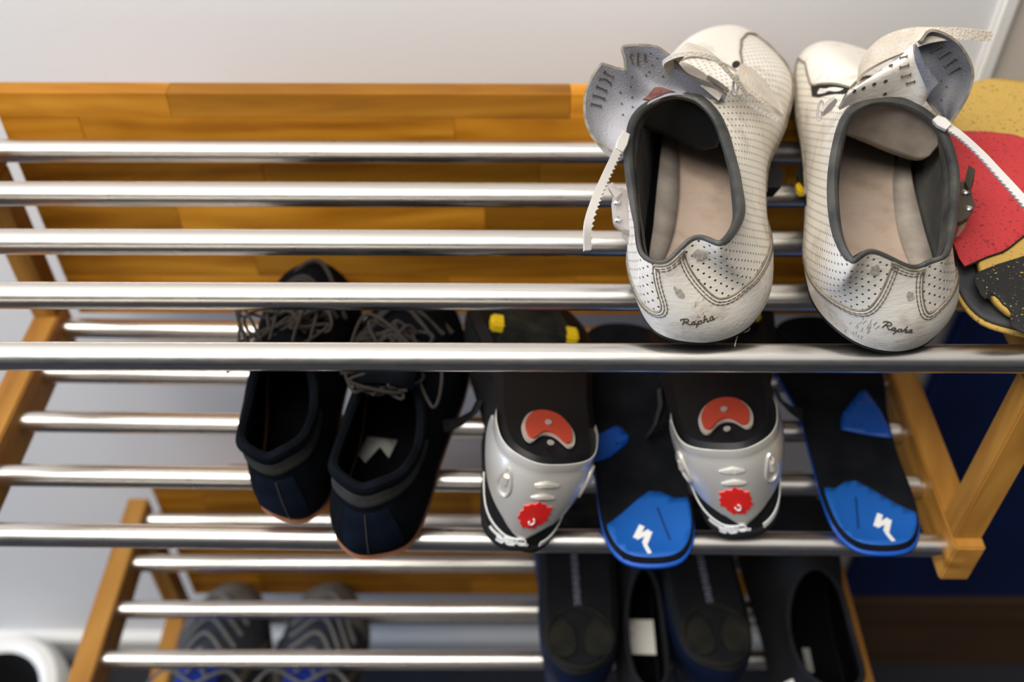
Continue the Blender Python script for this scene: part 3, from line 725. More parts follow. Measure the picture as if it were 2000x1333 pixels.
# strap looping over the instep
band('instep_strap', zt([(1318, 128, .116), (1322, 104, .125), (1350, 96, .128), (1388, 108, .124), (1420, 138, .115), (1447, 170, .104)]),
     [(-.6, .2, .6), (-.3, .3, .9), (0, .3, 1), (.3, .3, 1), (.4, .2, 1), (.5, .1, 1)], [.014, .020, .026, .024, .020], 0.0022, M['strap'], TA, bA)
band('instep_strap', zt([(1320, 128, .114), (1345, 138, .110), (1378, 160, .104), (1410, 186, .098)]),
     [(0, -.2, 1), (.1, -.2, 1), (.2, -.2, 1), (.3, -.2, 1)], 0.010, 0.0012, M['leather'], TA, bA)
band('strap_end', zt([(1440, 138, .104), (1468, 158, .100), (1498, 184, .093), (1524, 212, .084)]),
     [(.25, -.1, 1), (.3, 0, 1), (.4, 0, .9), (.55, 0, .8)], [0.015, 0.024, 0.026, 0.017], 0.0022, M['strap'], TA, bA)
mb = MB(); a0 = zt([(1418, 176, .100), (1522, 236, .083)])
for k in range(13):
    p = a0[0].lerp(a0[1], k/13); q = a0[0].lerp(a0[1], (k+0.62)/13); mb.ribbon([p, q], [(.3, 0, 1)]*2, 0.0018, 0.0018)
mb.build('hook_teeth', M['ratchet'], TA, bA)
rg = []
c = zat(1437, 166, .106)
for k in range(20): rg.append(c+Vector((cos(k*pi/10)*0.0012, sin(k*pi/10)*0.0025, cos(k*pi/10)*0.001+sin(k*pi/10)*0.0045)))
MB().tube(rg, 0.0007, 6, closed=True).build('ring', M['buckle'], TA, bA)
MB().tube(zt([(1382, 150, .106), (1400, 162, .104), (1420, 176, .101)]), [.0022, .0026, .0018], 6, squash=0.5).build('clasp', M['buckle'], TA, bA)
rt_ = ratchet('ratchet_strap', zt([(1213, 272, .088), (1203, 300, .088), (1182, 345, .088), (1162, 392, .085), (1148, 440, .078), (1147, 490, .066)]), (0.25, -0.5, 0.8), TA, bA, -1)
MB().ribbon(zt([(1222, 262, .090), (1214, 280, .089), (1208, 296, .088)]), [(0.2, -.5, .8)]*3, [.0045, .0062, .0048], 0.004).build('strap_clip', M['ratchet'], TA, bA, mods=[('BEVEL', dict(width=0.0006, segments=2))])
buckle(TA, bA, [(1200, 372, 0), (1215, 366, 0.001), (1226, 374, 0.001), (1230, 450, -.002), (1212, 448, -.002), (1197, 435, -.004), (1194, 400, -.003)], 0.062,
       [(1186, 362, .002), (1196, 356, .003), (1214, 376, .003), (1202, 388, .001)], [(1204, 395, 0.0006), (1206, 429, -.001)], M['buckle'])
MB().ribbon(zt([(1219, 456, .056), (1228, 470, .052), (1234, 482, .048)]), [(-.3, -.4, .8)]*3, [.0035, .003, .002], 0.0016).build('buckle_tail', M['buckle'], TA, bA)
# loose threads at the heel
tw = MB()
for l in ([(1420, 650, .022), (1440, 651, .014), (1462, 646, .013), (1464, 632, .014), (1463, 622, .022)], [(1443, 652, .014), (1438, 664, .012), (1435, 677, .010)], [(1384, 656, .021), (1388, 668, .016)], [(1484, 604, .022), (1488, 592, .026)]):
    tw.tube(smooth_pts(zt(l), 14), 0.00028, 5)
tw.build('loose_thread', M['twine'], TA, bA)

# tongue, straps and buckle of the right shoe
oB, SB = sheet('tongue', zt([(1640, 215, .098), (1668, 202, .100), (1700, 194, .101), (1735, 190, .101), (1770, 192, .100), (1800, 205, .097), (1815, 184, .104)]),
            zt([(1648, 190, .103), (1690, 158, .110), (1728, 132, .118), (1757, 112, .124), (1781, 88, .130), (1786, 110, .128), (1815, 180, .110)]),
            M['tongue_in_dark'], M['leather'], TB, bB, (0, -0.004, 0.008), n=60, k=12)
oB2, SB2 = sheet('tongue_flap', zt([(1784, 112, .122), (1786, 135, .117), (1792, 160, .110), (1806, 180, .104), (1812, 192, .100), (1822, 205, .096), (1848, 238, .090)]),
            zt([(1800, 82, .130), (1822, 62, .134), (1868, 84, .128), (1896, 130, .116), (1895, 165, .108), (1880, 200, .100), (1856, 236, .090)]),
            M['leather'], M['tongue_in_dark'], TB, bB, (0.004, 0.012, -0.006), n=60, k=12)
for S_, o_t, L_ in ((SB, oB, ([(1759, 115), (1771, 111)], [(1757, 131), (1773, 126)], [(1760, 149), (1778, 144)], [(1770, 162), (1787, 158)])),
                  (SB2, oB2, ([(1841, 87), (1818, 101)], [(1857, 97), (1835, 111)], [(1869, 111), (1846, 128)], [(1877, 129), (1854, 142)]))):
    sl = MB()
    for p in L_:
        q = bar_stitch(S_, *p); sl.add(q.v, q.f)
    sl.build('stitching', M['thread'], o_t, bB)
holes(SB, [seen(SB, *p) for p in [(1668, 178), (1686, 172), (1707, 164), (1729, 158), (1728, 183), (1720, 138), (1740, 129)]], 0.0012, oB, bB, off=-0.0004, name='punched_hole')
holes(SB2, [(0.3, 0.3), (0.42, 0.3), (0.5, 0.4), (0.62, 0.5), (0.8, 0.35)], 0.0006, oB2, bB, off=0.0006, name='punched_hole')
band('instep_strap', zt([(1676, 150, .096), (1688, 126, .106), (1724, 98, .118), (1772, 78, .126), (1820, 68, .130), (1875, 66, .131), (1936, 71, .130)]),
     [(-.5, -.2, .8), (-.45, -.2, .8), (-.3, -.5, .9), (-.1, -.8, .8), (0, -.9, .5), (0, -1, .35), (0, -1, .3)], [.012, .014, .014, .012, .008, .006, .005], 0.0026, M['strap'], TB, bB)
MB().tube(zt([(1606, 222, .096), (1618, 208, .098), (1632, 194, .101)]), [.002, .0034, .002], 6, squash=0.5).build('clasp', M['buckle'], TB, bB)
c = zat(1602, 216, .095)
MB().tube([c+Vector((cos(k*pi/10)*0.0012, sin(k*pi/10)*0.0025, cos(k*pi/10)*0.001+sin(k*pi/10)*0.0045)) for k in range(20)], 0.0007, 6, closed=True).build('ring', M['buckle'], TB, bB)
ratchet('ratchet_strap', zt([(1850, 246, .090), (1880, 268, .092), (1915, 300, .096), (1952, 340, .098), (1985, 376, .098), (2015, 412, .096), (2035, 450, .090)]), (-0.1, -0.6, 0.8), TB, bB, 1)
MB().ribbon(zt([(1826, 232, .092), (1838, 240, .092), (1852, 250, .091)]), [(-.2, -.5, .8)]*3, [.0042, .0062, .0046], 0.004).build('strap_clip', M['ratchet'], TB, bB, mods=[('BEVEL', dict(width=0.0006, segments=2))])
buckle(TB, bB, [(1866, 352, 0), (1884, 356, .001), (1896, 372, .001), (1904, 400, 0), (1890, 425, -.002), (1874, 434, -.003), (1864, 430, -.003)], 0.060,
       [(1884, 352, .006), (1892, 322, .010), (1905, 332, .010), (1902, 352, .007), (1894, 372, .003)], [(1886, 376, 0.0006), (1892, 408, -.001)], M['buckle_dark'])
MB().ribbon(zt([(1882, 432, .054), (1878, 446, .050), (1870, 462, .044)]), [(.3, -.4, .8)]*3, [.004, .0035, .002], 0.0016).build('buckle_tail', M['buckle'], TB, bB)
#@@REST
# ------------------------------------------------------------------ footbeds (loose insoles)
def draped(name, poly, zf, th, m, T, off=0.0, cell=0.006, label=None, pad=0.0, base=None):
    bm = bmesh.new(); vs = [bm.verts.new((x, y, 0)) for x, y in poly]; bm.faces.new(vs)
    x0, x1 = min(p[0] for p in poly), max(p[0] for p in poly); y0, y1 = min(p[1] for p in poly), max(p[1] for p in poly)
    for ax, a, b in ((0, x0, x1), (1, y0, y1)):
        k = a+cell
        while k < b:
            no = (1, 0, 0) if ax == 0 else (0, 1, 0); co = (k, 0, 0) if ax == 0 else (0, k, 0)
            bmesh.ops.bisect_plane(bm, geom=bm.verts[:]+bm.edges[:]+bm.faces[:], plane_co=co, plane_no=no); k += cell
    for v in bm.verts: v.co.z = zf(v.co.x, v.co.y)+off
    bmesh.ops.recalc_face_normals(bm, faces=bm.faces[:])
    if sum(f.normal.z for f in bm.faces) < 0: bmesh.ops.reverse_faces(bm, faces=bm.faces[:])
    me = bpy.data.meshes.new(name); bm.to_mesh(me); bm.free(); me.materials.append(m)
    me.polygons.foreach_set('use_smooth', [True]*len(me.polygons))
    o = bpy.data.objects.new(name, me); COL.objects.link(o); o.parent = T
    s = o.modifiers.new('solidify', 'SOLIDIFY'); s.thickness = th; s.offset = -1
    if label: o['label'] = label
    return o
def closed2(pts, n):
    f = closed_cr([Vector((x, y, 0)) for x, y in pts]); return [(f(i/n).x, f(i/n).y) for i in range(n)]
FOOT = [(0, 0), (.018, .004), (.028, .020), (.031, .045), (.030, .08), (.030, .12), (.035, .16), (.040, .20), (.036, .235), (.022, .26), (0, .268),
        (-.020, .262), (-.036, .235), (-.043, .20), (-.042, .165), (-.035, .12), (-.031, .08), (-.031, .045), (-.028, .020), (-.018, .004)]
def cup(x, y):
    e = max(0.0, 1-y/0.16); r = (abs(x)/0.031)**3*0.006*e
    b = max(0.0, 1-y/0.022)**2*0.004
    return r+b
M['footbed'] = mat('black_footbed_fabric', (0.005, 0.006, 0.008), 0.9, c2=(0.013, 0.014, 0.018), scale=34, bump=0.4, bscale=500, spec=0.08)
pt = zat
M['blue_foam'] = mat('bright_blue_foam', (0.0, 0.075, 0.42), 0.5)
M['blue_print'] = mat('bright_blue_heel_print', (0.0, 0.095, 0.42), 0.6)
M['white_print'] = mat('white_print', (0.85, 0.85, 0.83), 0.5)
M['navy_print'] = mat('navy_print', (0.0, 0.02, 0.10), 0.6)
M['speck_yellow'] = mat('mustard_speckled_foam', (0.56, 0.36, 0.085), 0.85, c2=(0.16, 0.10, 0.03), scale=560, lo=0.61, hi=0.67, bump=0.2, bscale=300)
M['speck_red'] = mat('red_speckled_fabric', (0.56, 0.040, 0.045), 0.8, c2=(0.16, 0.015, 0.02), scale=560, lo=0.60, hi=0.66, bump=0.3, bscale=400)
M['speck_black'] = mat('black_speckled_fabric', (0.013, 0.013, 0.013), 0.8, c2=(0.55, 0.40, 0.12), scale=640, lo=0.655, hi=0.68, bump=0.5, bscale=500)
M['grey_foam'] = mat('dark_grey_foam', (0.035, 0.037, 0.043), 0.75, c2=(0.09, 0.09, 0.10), scale=14, bump=0.4, bscale=200)
EMB = [[(0.05, 0.18), (0.22, 0.98), (0.02, 0.50), (0.92, 0.78), (0.55, 0.42), (0.70, 0.02)]]
def flat_stroke(pts, w, zf, off, th, T, name, m):
    q = pts; mb = MB(); rows = []
    P3 = [Vector((x, y, zf(x, y)+off)) for x, y in q]
    mb.ribbon(P3, [(0, 0, 1)]*len(P3), w, th); return mb.build(name, m, T)
def blue_footbed(base, yaw, mir, label):
    T = thing('insole', base, label, 'insole', 'black and blue insoles on the second shelf', (0, 0, yaw))
    out = closed2([(x*mir, y if y < .12 else .12+(y-.12)*.72) for x, y in FOOT], 80)
    draped('base_layer', [(x*1.0, y*1.004-0.002) for x, y in out], cup, 0.0025, M['blue_foam'], T, off=0.0030)
    draped('top_cover', [(x*0.985, y*0.99+0.001) for x, y in out], cup, 0.0022, M['footbed'], T, off=0.0054)
    hp = [p for p in out if p[1] < 0.046 and not (p[0]*mir < 0 and p[1] > 0.026)]
    hp.sort(key=lambda p: atan2(p[1]-0.046, p[0]))
    hp = [(x*0.94, y*0.9+0.0035) for x, y in hp]
    top = [(.0285, .050), (.020, .051), (.012, .057), (.004, .058), (-.006, .050), (-.018, .038), (-.0275, .029)]
    if mir < 0: top = [(-x, y) for x, y in top][::-1]
    draped('heel_print', hp+top, cup, 0.0004, M['blue_print'], T, off=0.0068)
    z = lambda x, y: cup(x, y)+0.0071
    c = (-0.0045*mir, 0.0125)
    S = [(0, 0), (.0003, .0110), (-.0050, .0010), (-.0048, .0012), (.0049, .0066), (.0003, -.0035), (.0026, -.0118)]
    mb = MB(); 
    for a, b, w in ((1, 2, .0038), (3, 4, .0032), (4, 5, .0038), (5, 6, .0026)):
        P3 = [Vector((c[0]+S[a][0]+(S[b][0]-S[a][0])*k/4, c[1]+S[a][1]+(S[b][1]-S[a][1])*k/4+0.006, 0)) for k in range(5)]
        for p in P3: p.z = z(p.x, p.y)+0.0002
        mb.ribbon(P3, [(0, 0, 1)]*5, w, 0.0004)
    mb.build('emblem', M['white_print'], T)
    mb = MB(); x0 = 0.0085*mir
    for k in range(11):
        a = Vector((x0+0.00045*k*mir*-1+0.004*mir, 0.018+0.0024*k, 0)); q = a+Vector((0, 0.0017, 0)); a.z = z(a.x, a.y)+.0001; q.z = z(q.x, q.y)+.0001
        mb.ribbon([a, q], [(0, 0, 1)]*2, 0.0014, 0.0003)
    mb.build('small_print', M['navy_print'], T)
    ap = [(-.036, .090), (-.030, .082), (-.020, .087), (-.0065, .100), (-.005, .106), (-.009, .114), (-.013, .116), (-.036, .101)] if mir > 0 else [(-.003, .104), (.030, .094), (.031, .100), (.029, .120), (.024, .142), (.019, .140), (.002, .120), (-.002, .112)]
    draped('arch_support', ap, cup, 0.002, M['blue_foam'], T, off=0.0078)
    mb = MB()
    for dx in ((-.014, -.0105) if mir > 0 else (.006, .011)):
        y0 = .098 if mir > 0 else .106
        mb.fan([Vector((dx+.0009*cos(a*pi/5), y0+.0009*sin(a*pi/5), z(dx, y0)+.0022)) for a in range(10)])
    mb.build('punched_hole', M['black'], T, kind='stuff')
    return T
Z2 = -0.1744
blue_footbed(Vector((.0915, .3570, Z2+.0068)), radians(1.5), 1, 'black insole with bright blue heel, between the two silver-heeled shoes')
blue_footbed(Vector((.2425, .3680, Z2+.0048)), radians(0.5), -1, 'black insole with blue heel at the right end of the second shelf')

def on_slope(T_loc, yaw, pitch, px, py, h):
    R = Matrix.Rotation(yaw, 3, 'Z') @ Matrix.Rotation(pitch, 3, 'X'); n = R @ Vector((0, 0, 1)); o = Vector(T_loc)+n*h
    d = _rt*((px-1000)/F_PX) + _dn*((py-666.5)/F_PX) + _fw; c = Vector((0, 0, CAM_H)); t = (o-c).dot(n)/d.dot(n)
    q = R.transposed() @ (c+d*t-Vector(T_loc)); return (q.x, q.y)
def inv2(T_loc, yaw, p): 
    d = Vector((p.x-T_loc[0], p.y-T_loc[1])); c, s = cos(-yaw), sin(-yaw); return (d.x*c-d.y*s, d.x*s+d.y*c)
def red_footbed():
    base = Vector((.285, .381, .0172)); yaw = radians(-13.5)
    flat = lambda x, y: 0.0022+0.2*max(0, abs(x)-0.02)*max(0.0, 1-y/0.14)
    wide = [(x*1.18, y*.845) for x, y in FOOT]; tilt = radians(4.2)
    U = thing('insole', base+Vector((-.0120, .003, -.0005)), 'dark grey insole with mustard rim, half under the red and yellow one', 'insole', rot=(tilt, 0, radians(-15.5)))
    o2 = closed2([(-x, y) for x, y in wide], 80)
    draped('base_layer', o2, flat, 0.0022, M['speck_yellow'], U, off=0.0)
    draped('top_cover', [(x*0.97, y*0.985+.002) for x, y in o2], flat, 0.0026, M['grey_foam'], U, off=0.0026)
    T = thing('insole', base+Vector((0, 0, .006)), 'red and mustard speckled insole with black heel, right of the white cycling shoes', 'insole', rot=(tilt, 0, yaw))
    out = closed2(wide, 90)
    draped('base_layer', out, flat, 0.0040, M['speck_yellow'], T, off=0.0040)
    zz = base.z+.006+.0064
    L = lambda pts: [on_slope(base+Vector((0, 0, .006)), yaw, tilt, x, y, .0064) for x, y in pts]
    red = L([(1881, 533), (1868, 515), (1856, 480), (1850, 430), (1842, 360), (1838, 300), (1842, 262), (1880, 257), (1930, 258), (1980, 264), (2030, 280), (2085, 310), (2110, 350), (2100, 390), (2060, 425), (2000, 463), (1962, 492), (1925, 509)])
    draped('centre_cover', red, flat, 0.0005, M['speck_red'], T, off=0.0046)
    blk = L([(1896, 557), (1899, 547), (1910, 539), (1946, 521), (1975, 510), (2000, 502), (2060, 500), (2110, 520), (2130, 560), (2115, 610), (2060, 655), (2020, 664), (2000, 652), (1975, 642), (1971, 632), (1974, 613), (1966, 604), (1957, 599), (1949, 590), (1941, 584), (1934, 582), (1930, 590), (1920, 593), (1911, 586)])
    draped('heel_cover', blk, flat, 0.0009, M['speck_black'], T, off=0.0052)
    edge = red[-1:]+red[:1]
    mb = MB(); q = [red[k] for k in (0, 17, 16, 15, 14, 13)]
    P3 = smooth_pts([(x, y, flat(x, y)+.0048) for x, y in q], 30); mb.tube(P3, 0.0006, 6); mb.build('seam', M['black'], T)
red_footbed()

# ------------------------------------------------------------------ generic shoe for the other pairs
G_out = [(0, 0), (.017, .004), (.029, .022), (.032, .06), (.031, .10), (.036, .15), (.044, .19), (.042, .232), (.012, .268), (-.022, .258), (-.041, .215), (-.045, .175), (-.040, .13), (-.036, .09), (-.034, .05), (-.026, .014)]
G_col = [(0, .004, .070), (.012, .008, .072), (.023, .022, .068), (.027, .048, .060), (.027, .07, .058), (.025, .09, .062), (.020, .106, .070), (.011, .116, .076), (.001, .119, .079),
         (-.010, .116, .077), (-.019, .106, .070), (-.025, .09, .062), (-.027, .07, .058), (-.027, .048, .060), (-.023, .022, .068), (-.012, .008, .072)]
def g_form(L=0.268, W=1.0, H=1.0, mir=1, lean=0.0, zs=0.012, toe_h=0.040, ol=1.0, heel=1.0):
    k = L/0.268; o = [(x*W, y*k, zs+(0.008*max(0, y-.2)/.07)) for x, y in G_out]; c = [(x*W+lean, y*k*ol, z*H*(heel if i in (0, 1, 2, 14, 15) else 1)) for i, (x, y, z) in enumerate(G_col)]
    if mir < 0:
        o = [o[0]]+o[:0:-1]; o = [(-x, y, z) for x, y, z in o]; c = [c[0]]+c[:0:-1]; c = [(-(x-2*lean)*1.0, y, z) if lean else (-x, y, z) for x, y, z in c]
    prof = []
    for i in range(16):
        d = abs(i-8); dv = Vector(o[i])-Vector(c[i])
        if d <= 1: prof.append((.004, toe_h, dv.x*.42, dv.y*.42, -.004))
        elif d == 2: prof.append((.005, toe_h*.85, dv.x*.42, dv.y*.36, -.008))
        elif d == 3: prof.append((.006, toe_h*.75, dv.x*.36, dv.y*.3, -.012))
        elif d == 4: prof.append((.005, toe_h*.65, dv.x*.2, dv.y*.15, -.016))
        else: prof.append((.006, .020, dv.x*.1, dv.y*.05, -.020))
    return Form(o, c, prof)
def g_shoe(T, F, m_up, m_in, m_sole, sole_th=0.012, collar=None, collar_w=0.0, ins=None, collar_r=0.003):
    mb, uv = form_mesh(F, 96, 26); mb.build('upper', m_up, T, uv=uv)
    rows = [[F.S(j/72, (1-i/10.0)*.995, -0.003 if i else -.0004) for j in range(72)] for i in range(11)]
    MB().grid(rows, True).build('lining', m_in, T)
    i1 = [F.O(i/72)+F.out(i/72)*(-.005)+Vector((0, 0, .005)) for i in range(72)]
    m = MB(); cross_fill(m, i1); m.build('insole', ins or m_in, T)
    sole_mesh(F, 80, None, th=sole_th).build('sole', m_sole, T)
    pts = [F.C(i/120) for i in range(120)]; ups = [F.N(i/120, .985) for i in range(120)]
    MB().tube(pts, collar_r, 8, closed=True, squash=.8, up=ups).build('collar_binding', collar or m_up, T)
    if collar_w:
        rows = [[F.S(j/96, 1-collar_w*k/6, .0012 if 0 < k < 6 else .0002) for j in range(96)] for k in range(7)]
        MB().grid(rows, True).build('collar_band', collar, T)

M['suede'] = mat('black_navy_suede', (0.0025, 0.0030, 0.0042), 0.95, c2=(0.0055, 0.0070, 0.0105), scale=40, bump=0.3, bscale=500, spec=0.05)
M['suede_light'] = mat('navy_suede_patch', (0.0042, 0.006, 0.0125), 0.95, c2=(0.006, 0.010, 0.021), scale=60, spec=0.05)
M['dark_in'] = mat('black_fleece_lining', (0.003, 0.003, 0.004), 1.0, spec=0.03)
M['grey_band'] = mat('grey_felt_band', (0.040, 0.040, 0.038), 0.95, c2=(0.024, 0.024, 0.024), scale=60, spec=0.05)
M['gum'] = mat('gum_rubber', (0.26, 0.10, 0.045), 0.7)
M['lace'] = mat('brown_grey_lace', (0.036, 0.028, 0.022), 0.95, c2=(0.028, 0.022, 0.018), scale=220)
M['dull_paper'] = mat('dull_white_label', (0.24, 0.235, 0.22), 0.8, c2=(0.14, 0.13, 0.12), scale=160, lo=.55, hi=.7)
M['paper'] = mat('white_label', (0.8, 0.76, 0.7), 0.7, c2=(0.5, 0.47, 0.44), scale=120, lo=.55, hi=.7)

def lace_mess(T, c, spread, seeds, r=0.0013, name='lace', m=None, n=5):
    for s in seeds:
        R = random.Random(s); p = [Vector((c[0]+R.uniform(-1, 1)*spread[0], c[1]+R.uniform(-1, 1)*spread[1], c[2]+R.uniform(0, 1)*spread[2])) for _ in range(n)]
        MB().tube(smooth_pts(p, 40), r, 6).build(name, m or M['lace'], T)
def black_shoe(base, yaw, pitch, mir, L, W, lean, label, white_tag):
    T = thing('trainer', base, label, 'shoe', 'dark suede trainers on the second shelf', (pitch, 0, yaw))
    F = g_form(L, W, 1.12, mir, lean, zs=0.012)
    g_shoe(T, F, M['suede'], M['dark_in'], M['gum'], 0.011, M['suede'], 0.0, collar_r=0.0045)
    rows = [[F.S(j/96, .97-.17*k/6, .0012 if 0 < k < 6 else .0002) for j in range(96)] for k in range(7)]
    MB().grid([[F.S(-.24+.48*j/60, .93-.20*k/6, .0013 if 0 < k < 6 else .0002) for j in range(61)] for k in range(7)]).build('collar_band', M['grey_band'], T)
    MB().grid([[F.S(-.055+.11*j/12, .05+.62*k/10, .0009 if 0 < k < 10 else .0002) for j in range(13)] for k in range(11)]).build('heel_patch', M['suede_light'], T)
    MB().tube([F.S(0.002, .05+.6*k/20, .0011) for k in range(21)], .0005, 5).build('seam', M['lace'], T)
    # tongue and crossed laces up the instep
    k = L/.268
    rows = [[Vector((F.C(0.5).x+x*W, (.100+.05*t)*k, (.093-.012*t)*1.0+.006*cos(x/.024*1.4)-(0.006 if t else 0))) for x in (-.022, -.014, -.005, .005, .014, .022)] for t in (-.25, 0, .5, 1)]
    MB().grid(rows).build('tongue', M['suede'], T, mods=[('SOLIDIFY', dict(thickness=.004))])
    for i in range(5):
        v = .93-.11*i; a, b = .5-.075-.008*i, .5+.075+.008*i; s = -1 if i % 2 else 1
        p = [F.S(a, v, .002), F.S(.5, v-.04*s, .006), F.S(b, v-.06, .002)]
        MB().tube(smooth_pts(p, 14), .0016, 6).build('lace', M['lace'], T)
    lace_mess(T, (F.C(.5).x, .125*k, .078), (.034, .034, .018), [int(abs(base.x)*1000)+q for q in range(9)], r=.0011)
    if white_tag:
        MB().add([Vector((x, y, .0195)) for x, y in ((-.022, .072), (-.020, .089), (.002, .088), (-.001, .072), (-.009, .081), (-.016, .066))], [(0, 1, 2, 4), (4, 2, 3), (0, 4, 5)]).build('inner_label', M['dull_paper'], T, label='white printed label inside the shoe', mods=[('SOLIDIFY', dict(thickness=.0004))])
    return T
black_shoe(Vector((-.1430, .386, Z2+.0104)), radians(2), radians(5), 1, .210, .79, -.004, 'dark navy suede trainer on the second shelf, left of its pair', False)
black_shoe(Vector((-.090, .358, Z2+.0100)), radians(-6.5), radians(1), -1, .222, .90, .002, 'dark navy suede trainer beside the silver-heeled shoe, white label inside', True)

# ------------------------------------------------------------------ silver-heeled cycling shoes, upside down
M['silver'] = mat('pearly_silver_plastic', (0.76, 0.72, 0.66), 0.30, 0.45, coat=0.5)
M['red_pad'] = mat('translucent_red_rubber', (0.40, 0.045, 0.022), 0.4)
M['red_print'] = mat('red_print', (0.80, 0.02, 0.015), 0.5)
M['navy'] = mat('navy_synthetic_leather', (0.008, 0.014, 0.032), 0.5, c2=(0.012, 0.03, 0.08), scale=14)
M['black_cloth'] = mat('black_mesh_cloth', (0.008, 0.008, 0.010), 0.8, c2=(0.014, 0.014, 0.017), scale=30, bump=.3, bscale=600, spec=0.2)
M['worn_cleat'] = mat('dusty_black_cleat', (0.006, 0.006, 0.006), 0.8, c2=(0.030, 0.028, 0.020), scale=60, spec=0.15)
def silver_shoe(base, yaw, roll, mir, label, pitch=9.5):
    T = thing('cycling_shoe', base, label, 'shoe', 'silver-heeled cycling shoes turned sole up', (radians(180+pitch), roll, yaw+radians(180)))
    # local frame is the shoe the right way up; origin shifted so that the collar side rests on the rods
    H = 0.090
    F0 = g_form(.208, .98, .90, mir, zs=0.010, toe_h=.034, ol=1.12, heel=1.24)
    F = F0
    g_shoe(T, F, M['black_cloth'], M['dark_in'], M['carbon'], 0.008)
    rows = []; nj = 80; u0, u1 = (-.135, .185) if mir > 0 else (-.185, .135); uk = -u0/(u1-u0)
    for i in range(24):
        r = []
        for j in range(nj+1):
            u = u0+(u1-u0)*j/nj; e = (j/nj/uk if j/nj < uk else (1-j/nj)/(1-uk)); e = max(0.0, e)**.7
            if i < 4:
                r.append(F.O(u)+F.out(u)*((.0010, .0018, .0022, .0020)[i]*min(1, e*4)-.0004)+Vector((0, 0, (-.0075, -.0072, -.0045, -.0015)[i])))
            else:
                r.append(F.S(u, .90*min(1, e*1.02)*(i-4)/19, .0016 if i < 23 else .0003))
        rows.append(r)
    MB().grid(rows).build('heel_cup', M['silver'], T)
    def on(u, v, o=.0018): return F.S(u, v, o)
    em = MB()
    for v in (.11, .25):
        em.tube([on(x, v+.02*abs(x)/.02, .0016) for x in (-.020, -.010, 0, .010, .020)], [.0010, .0020, .0024, .0020, .0010], 8)
    em.build('raised_bar', M['silver'], T)
    for s in (-1, 1):
        em = MB(); em.tube([on(s*(.080+.021*cos(a*pi/8)*(.7+.3*sin(a*pi/8))), .22+.15*sin(a*pi/8), .0019) for a in range(16)], .0011, 6, closed=True)
        em.tube([on(s*.080, .16, .0016), on(s*.080, .24, .0022)], .0024, 6); em.build('raised_ring', M['silver'], T)
    lp = []
    for a in range(28):
        rr = (1.0, 1.16, .92, 1.05)[a % 4]; th = a*2*pi/28; lp.append((rr*cos(th), rr*sin(th)))
    m = MB(); L1 = [on(.002+x*.029, .50+y*.165, .0024) for x, y in lp]; L2 = [on(.002+x*.029, .50+y*.165, .0012) for x, y in lp]
    m.fan(L1, on(.002, .50, .0026)); m.grid([L1, L2], True); m.build('heel_badge', M['red_print'], T, label='red toothed round badge')
    m = MB(); q = [on(.002+.006*cos(a*.9), .56+.04*sin(a*.9), .0031) for a in range(6)]; m.tube(q, .0006, 5); m.build('badge_swirl', M['white_print'], T)
    # white collar stripes and worn lettering
    st = MB()
    p, n_ = on_form(F, [(-.20+.14*k/14*1.0, .70+.22*sin(k/14*pi/2)) for k in range(15)], .0016); st.ribbon(p, n_, .0040, .0008)
    p, n_ = on_form(F, [(-.02+.12*k/14, .93-.05*k/14) for k in range(15)], .0016); st.ribbon(p, n_, .0018, .0008)
    p, n_ = on_form(F, [(.0+.16*k/14, .86-.20*(k/14)**2) for k in range(15)], .0016); st.ribbon(p, n_, .0014, .0008)
    st.build('white_stripe', M['white_print'], T)
    LET = [[(0, .2), (.1, .9), (.8, 1), (1.1, .5), (.8, 0), (.2, 0), (0, .2)], [(1.4, 0), (2.2, .05), (2.3, .5), (1.5, .6), (1.6, 1), (2.5, 1)], [(3.7, 1), (2.9, .95), (2.7, .5), (2.9, .05), (3.7, 0)], [(2.8, .5), (3.5, .52)]]
    strokes_on(F, [[(x, -y) for x, y in s] for s in centred(LET)], 0.035*1, .90, .0052, 0.1, .0013, off=.002, th=.0006).build('lettering', M['white_print'], T)
    # heel pad on the sole, screws
    zt_ = -.0105+.010
    kid = [(x*.76, .030+(y-.034)*.9) for x, y in ((-.018, .022), (-.019, .034), (-.012, .046), (0, .050), (.012, .046), (.019, .034), (.018, .022), (.013, .019), (.006, .026), (0, .028), (-.006, .026), (-.013, .019))]
    for sc_, z0, z1, mm, nm in ((1.14, .001, -.0005, M['insole_edge'], 'pad_rim'), (1.0, .001, -.0022, M['red_pad'], 'sole_pad')):
        k2 = closed2([(x*sc_, (y-.034)*sc_+.034) for x, y in kid], 40); a = [Vector((x, y, z0)) for x, y in k2]; b = [Vector((x, y, z1)) for x, y in k2]
        m = MB(); m.grid([a, b], True); m.add(b, [tuple(range(40))]); m.build(nm, mm, T)
    for x, y, z in ((0, .032, -.0024), (0, .014, -.0014)):
        m = MB(); a = [Vector((x+.0022*cos(k*pi/6), y+.0022*sin(k*pi/6), z)) for k in range(12)]; b = [p-Vector((0, 0, .0008)) for p in a]; m.grid([a, b], True); m.fan(b); m.build('screw', M['buckle'], T)
    # road cleat with yellow wear pads
    cx, cy = 0.003*mir, .137; out = [(-.024, -.022), (.024, -.022), (.030, -.008), (.018, .030), (-.018, .030), (-.030, -.008)]
    a = [Vector((cx+x, cy+y, .004)) for x, y in out]; b = [Vector((cx+x*.86, cy+y*.86, -.010)) for x, y in out]
    m = MB(); m.grid([a, b], True); m.fan(b); m.build('cleat', M['worn_cleat'], T)
    for x, y in ((-.026, -.012), (.026, -.012), (0, .026)):
        MB().box(cx+x-.005, cx+x+.005, cy+y-.0065, cy+y+.0065, -.0112, -.003, .0016).build('cleat_pad', M['yellow'], T)
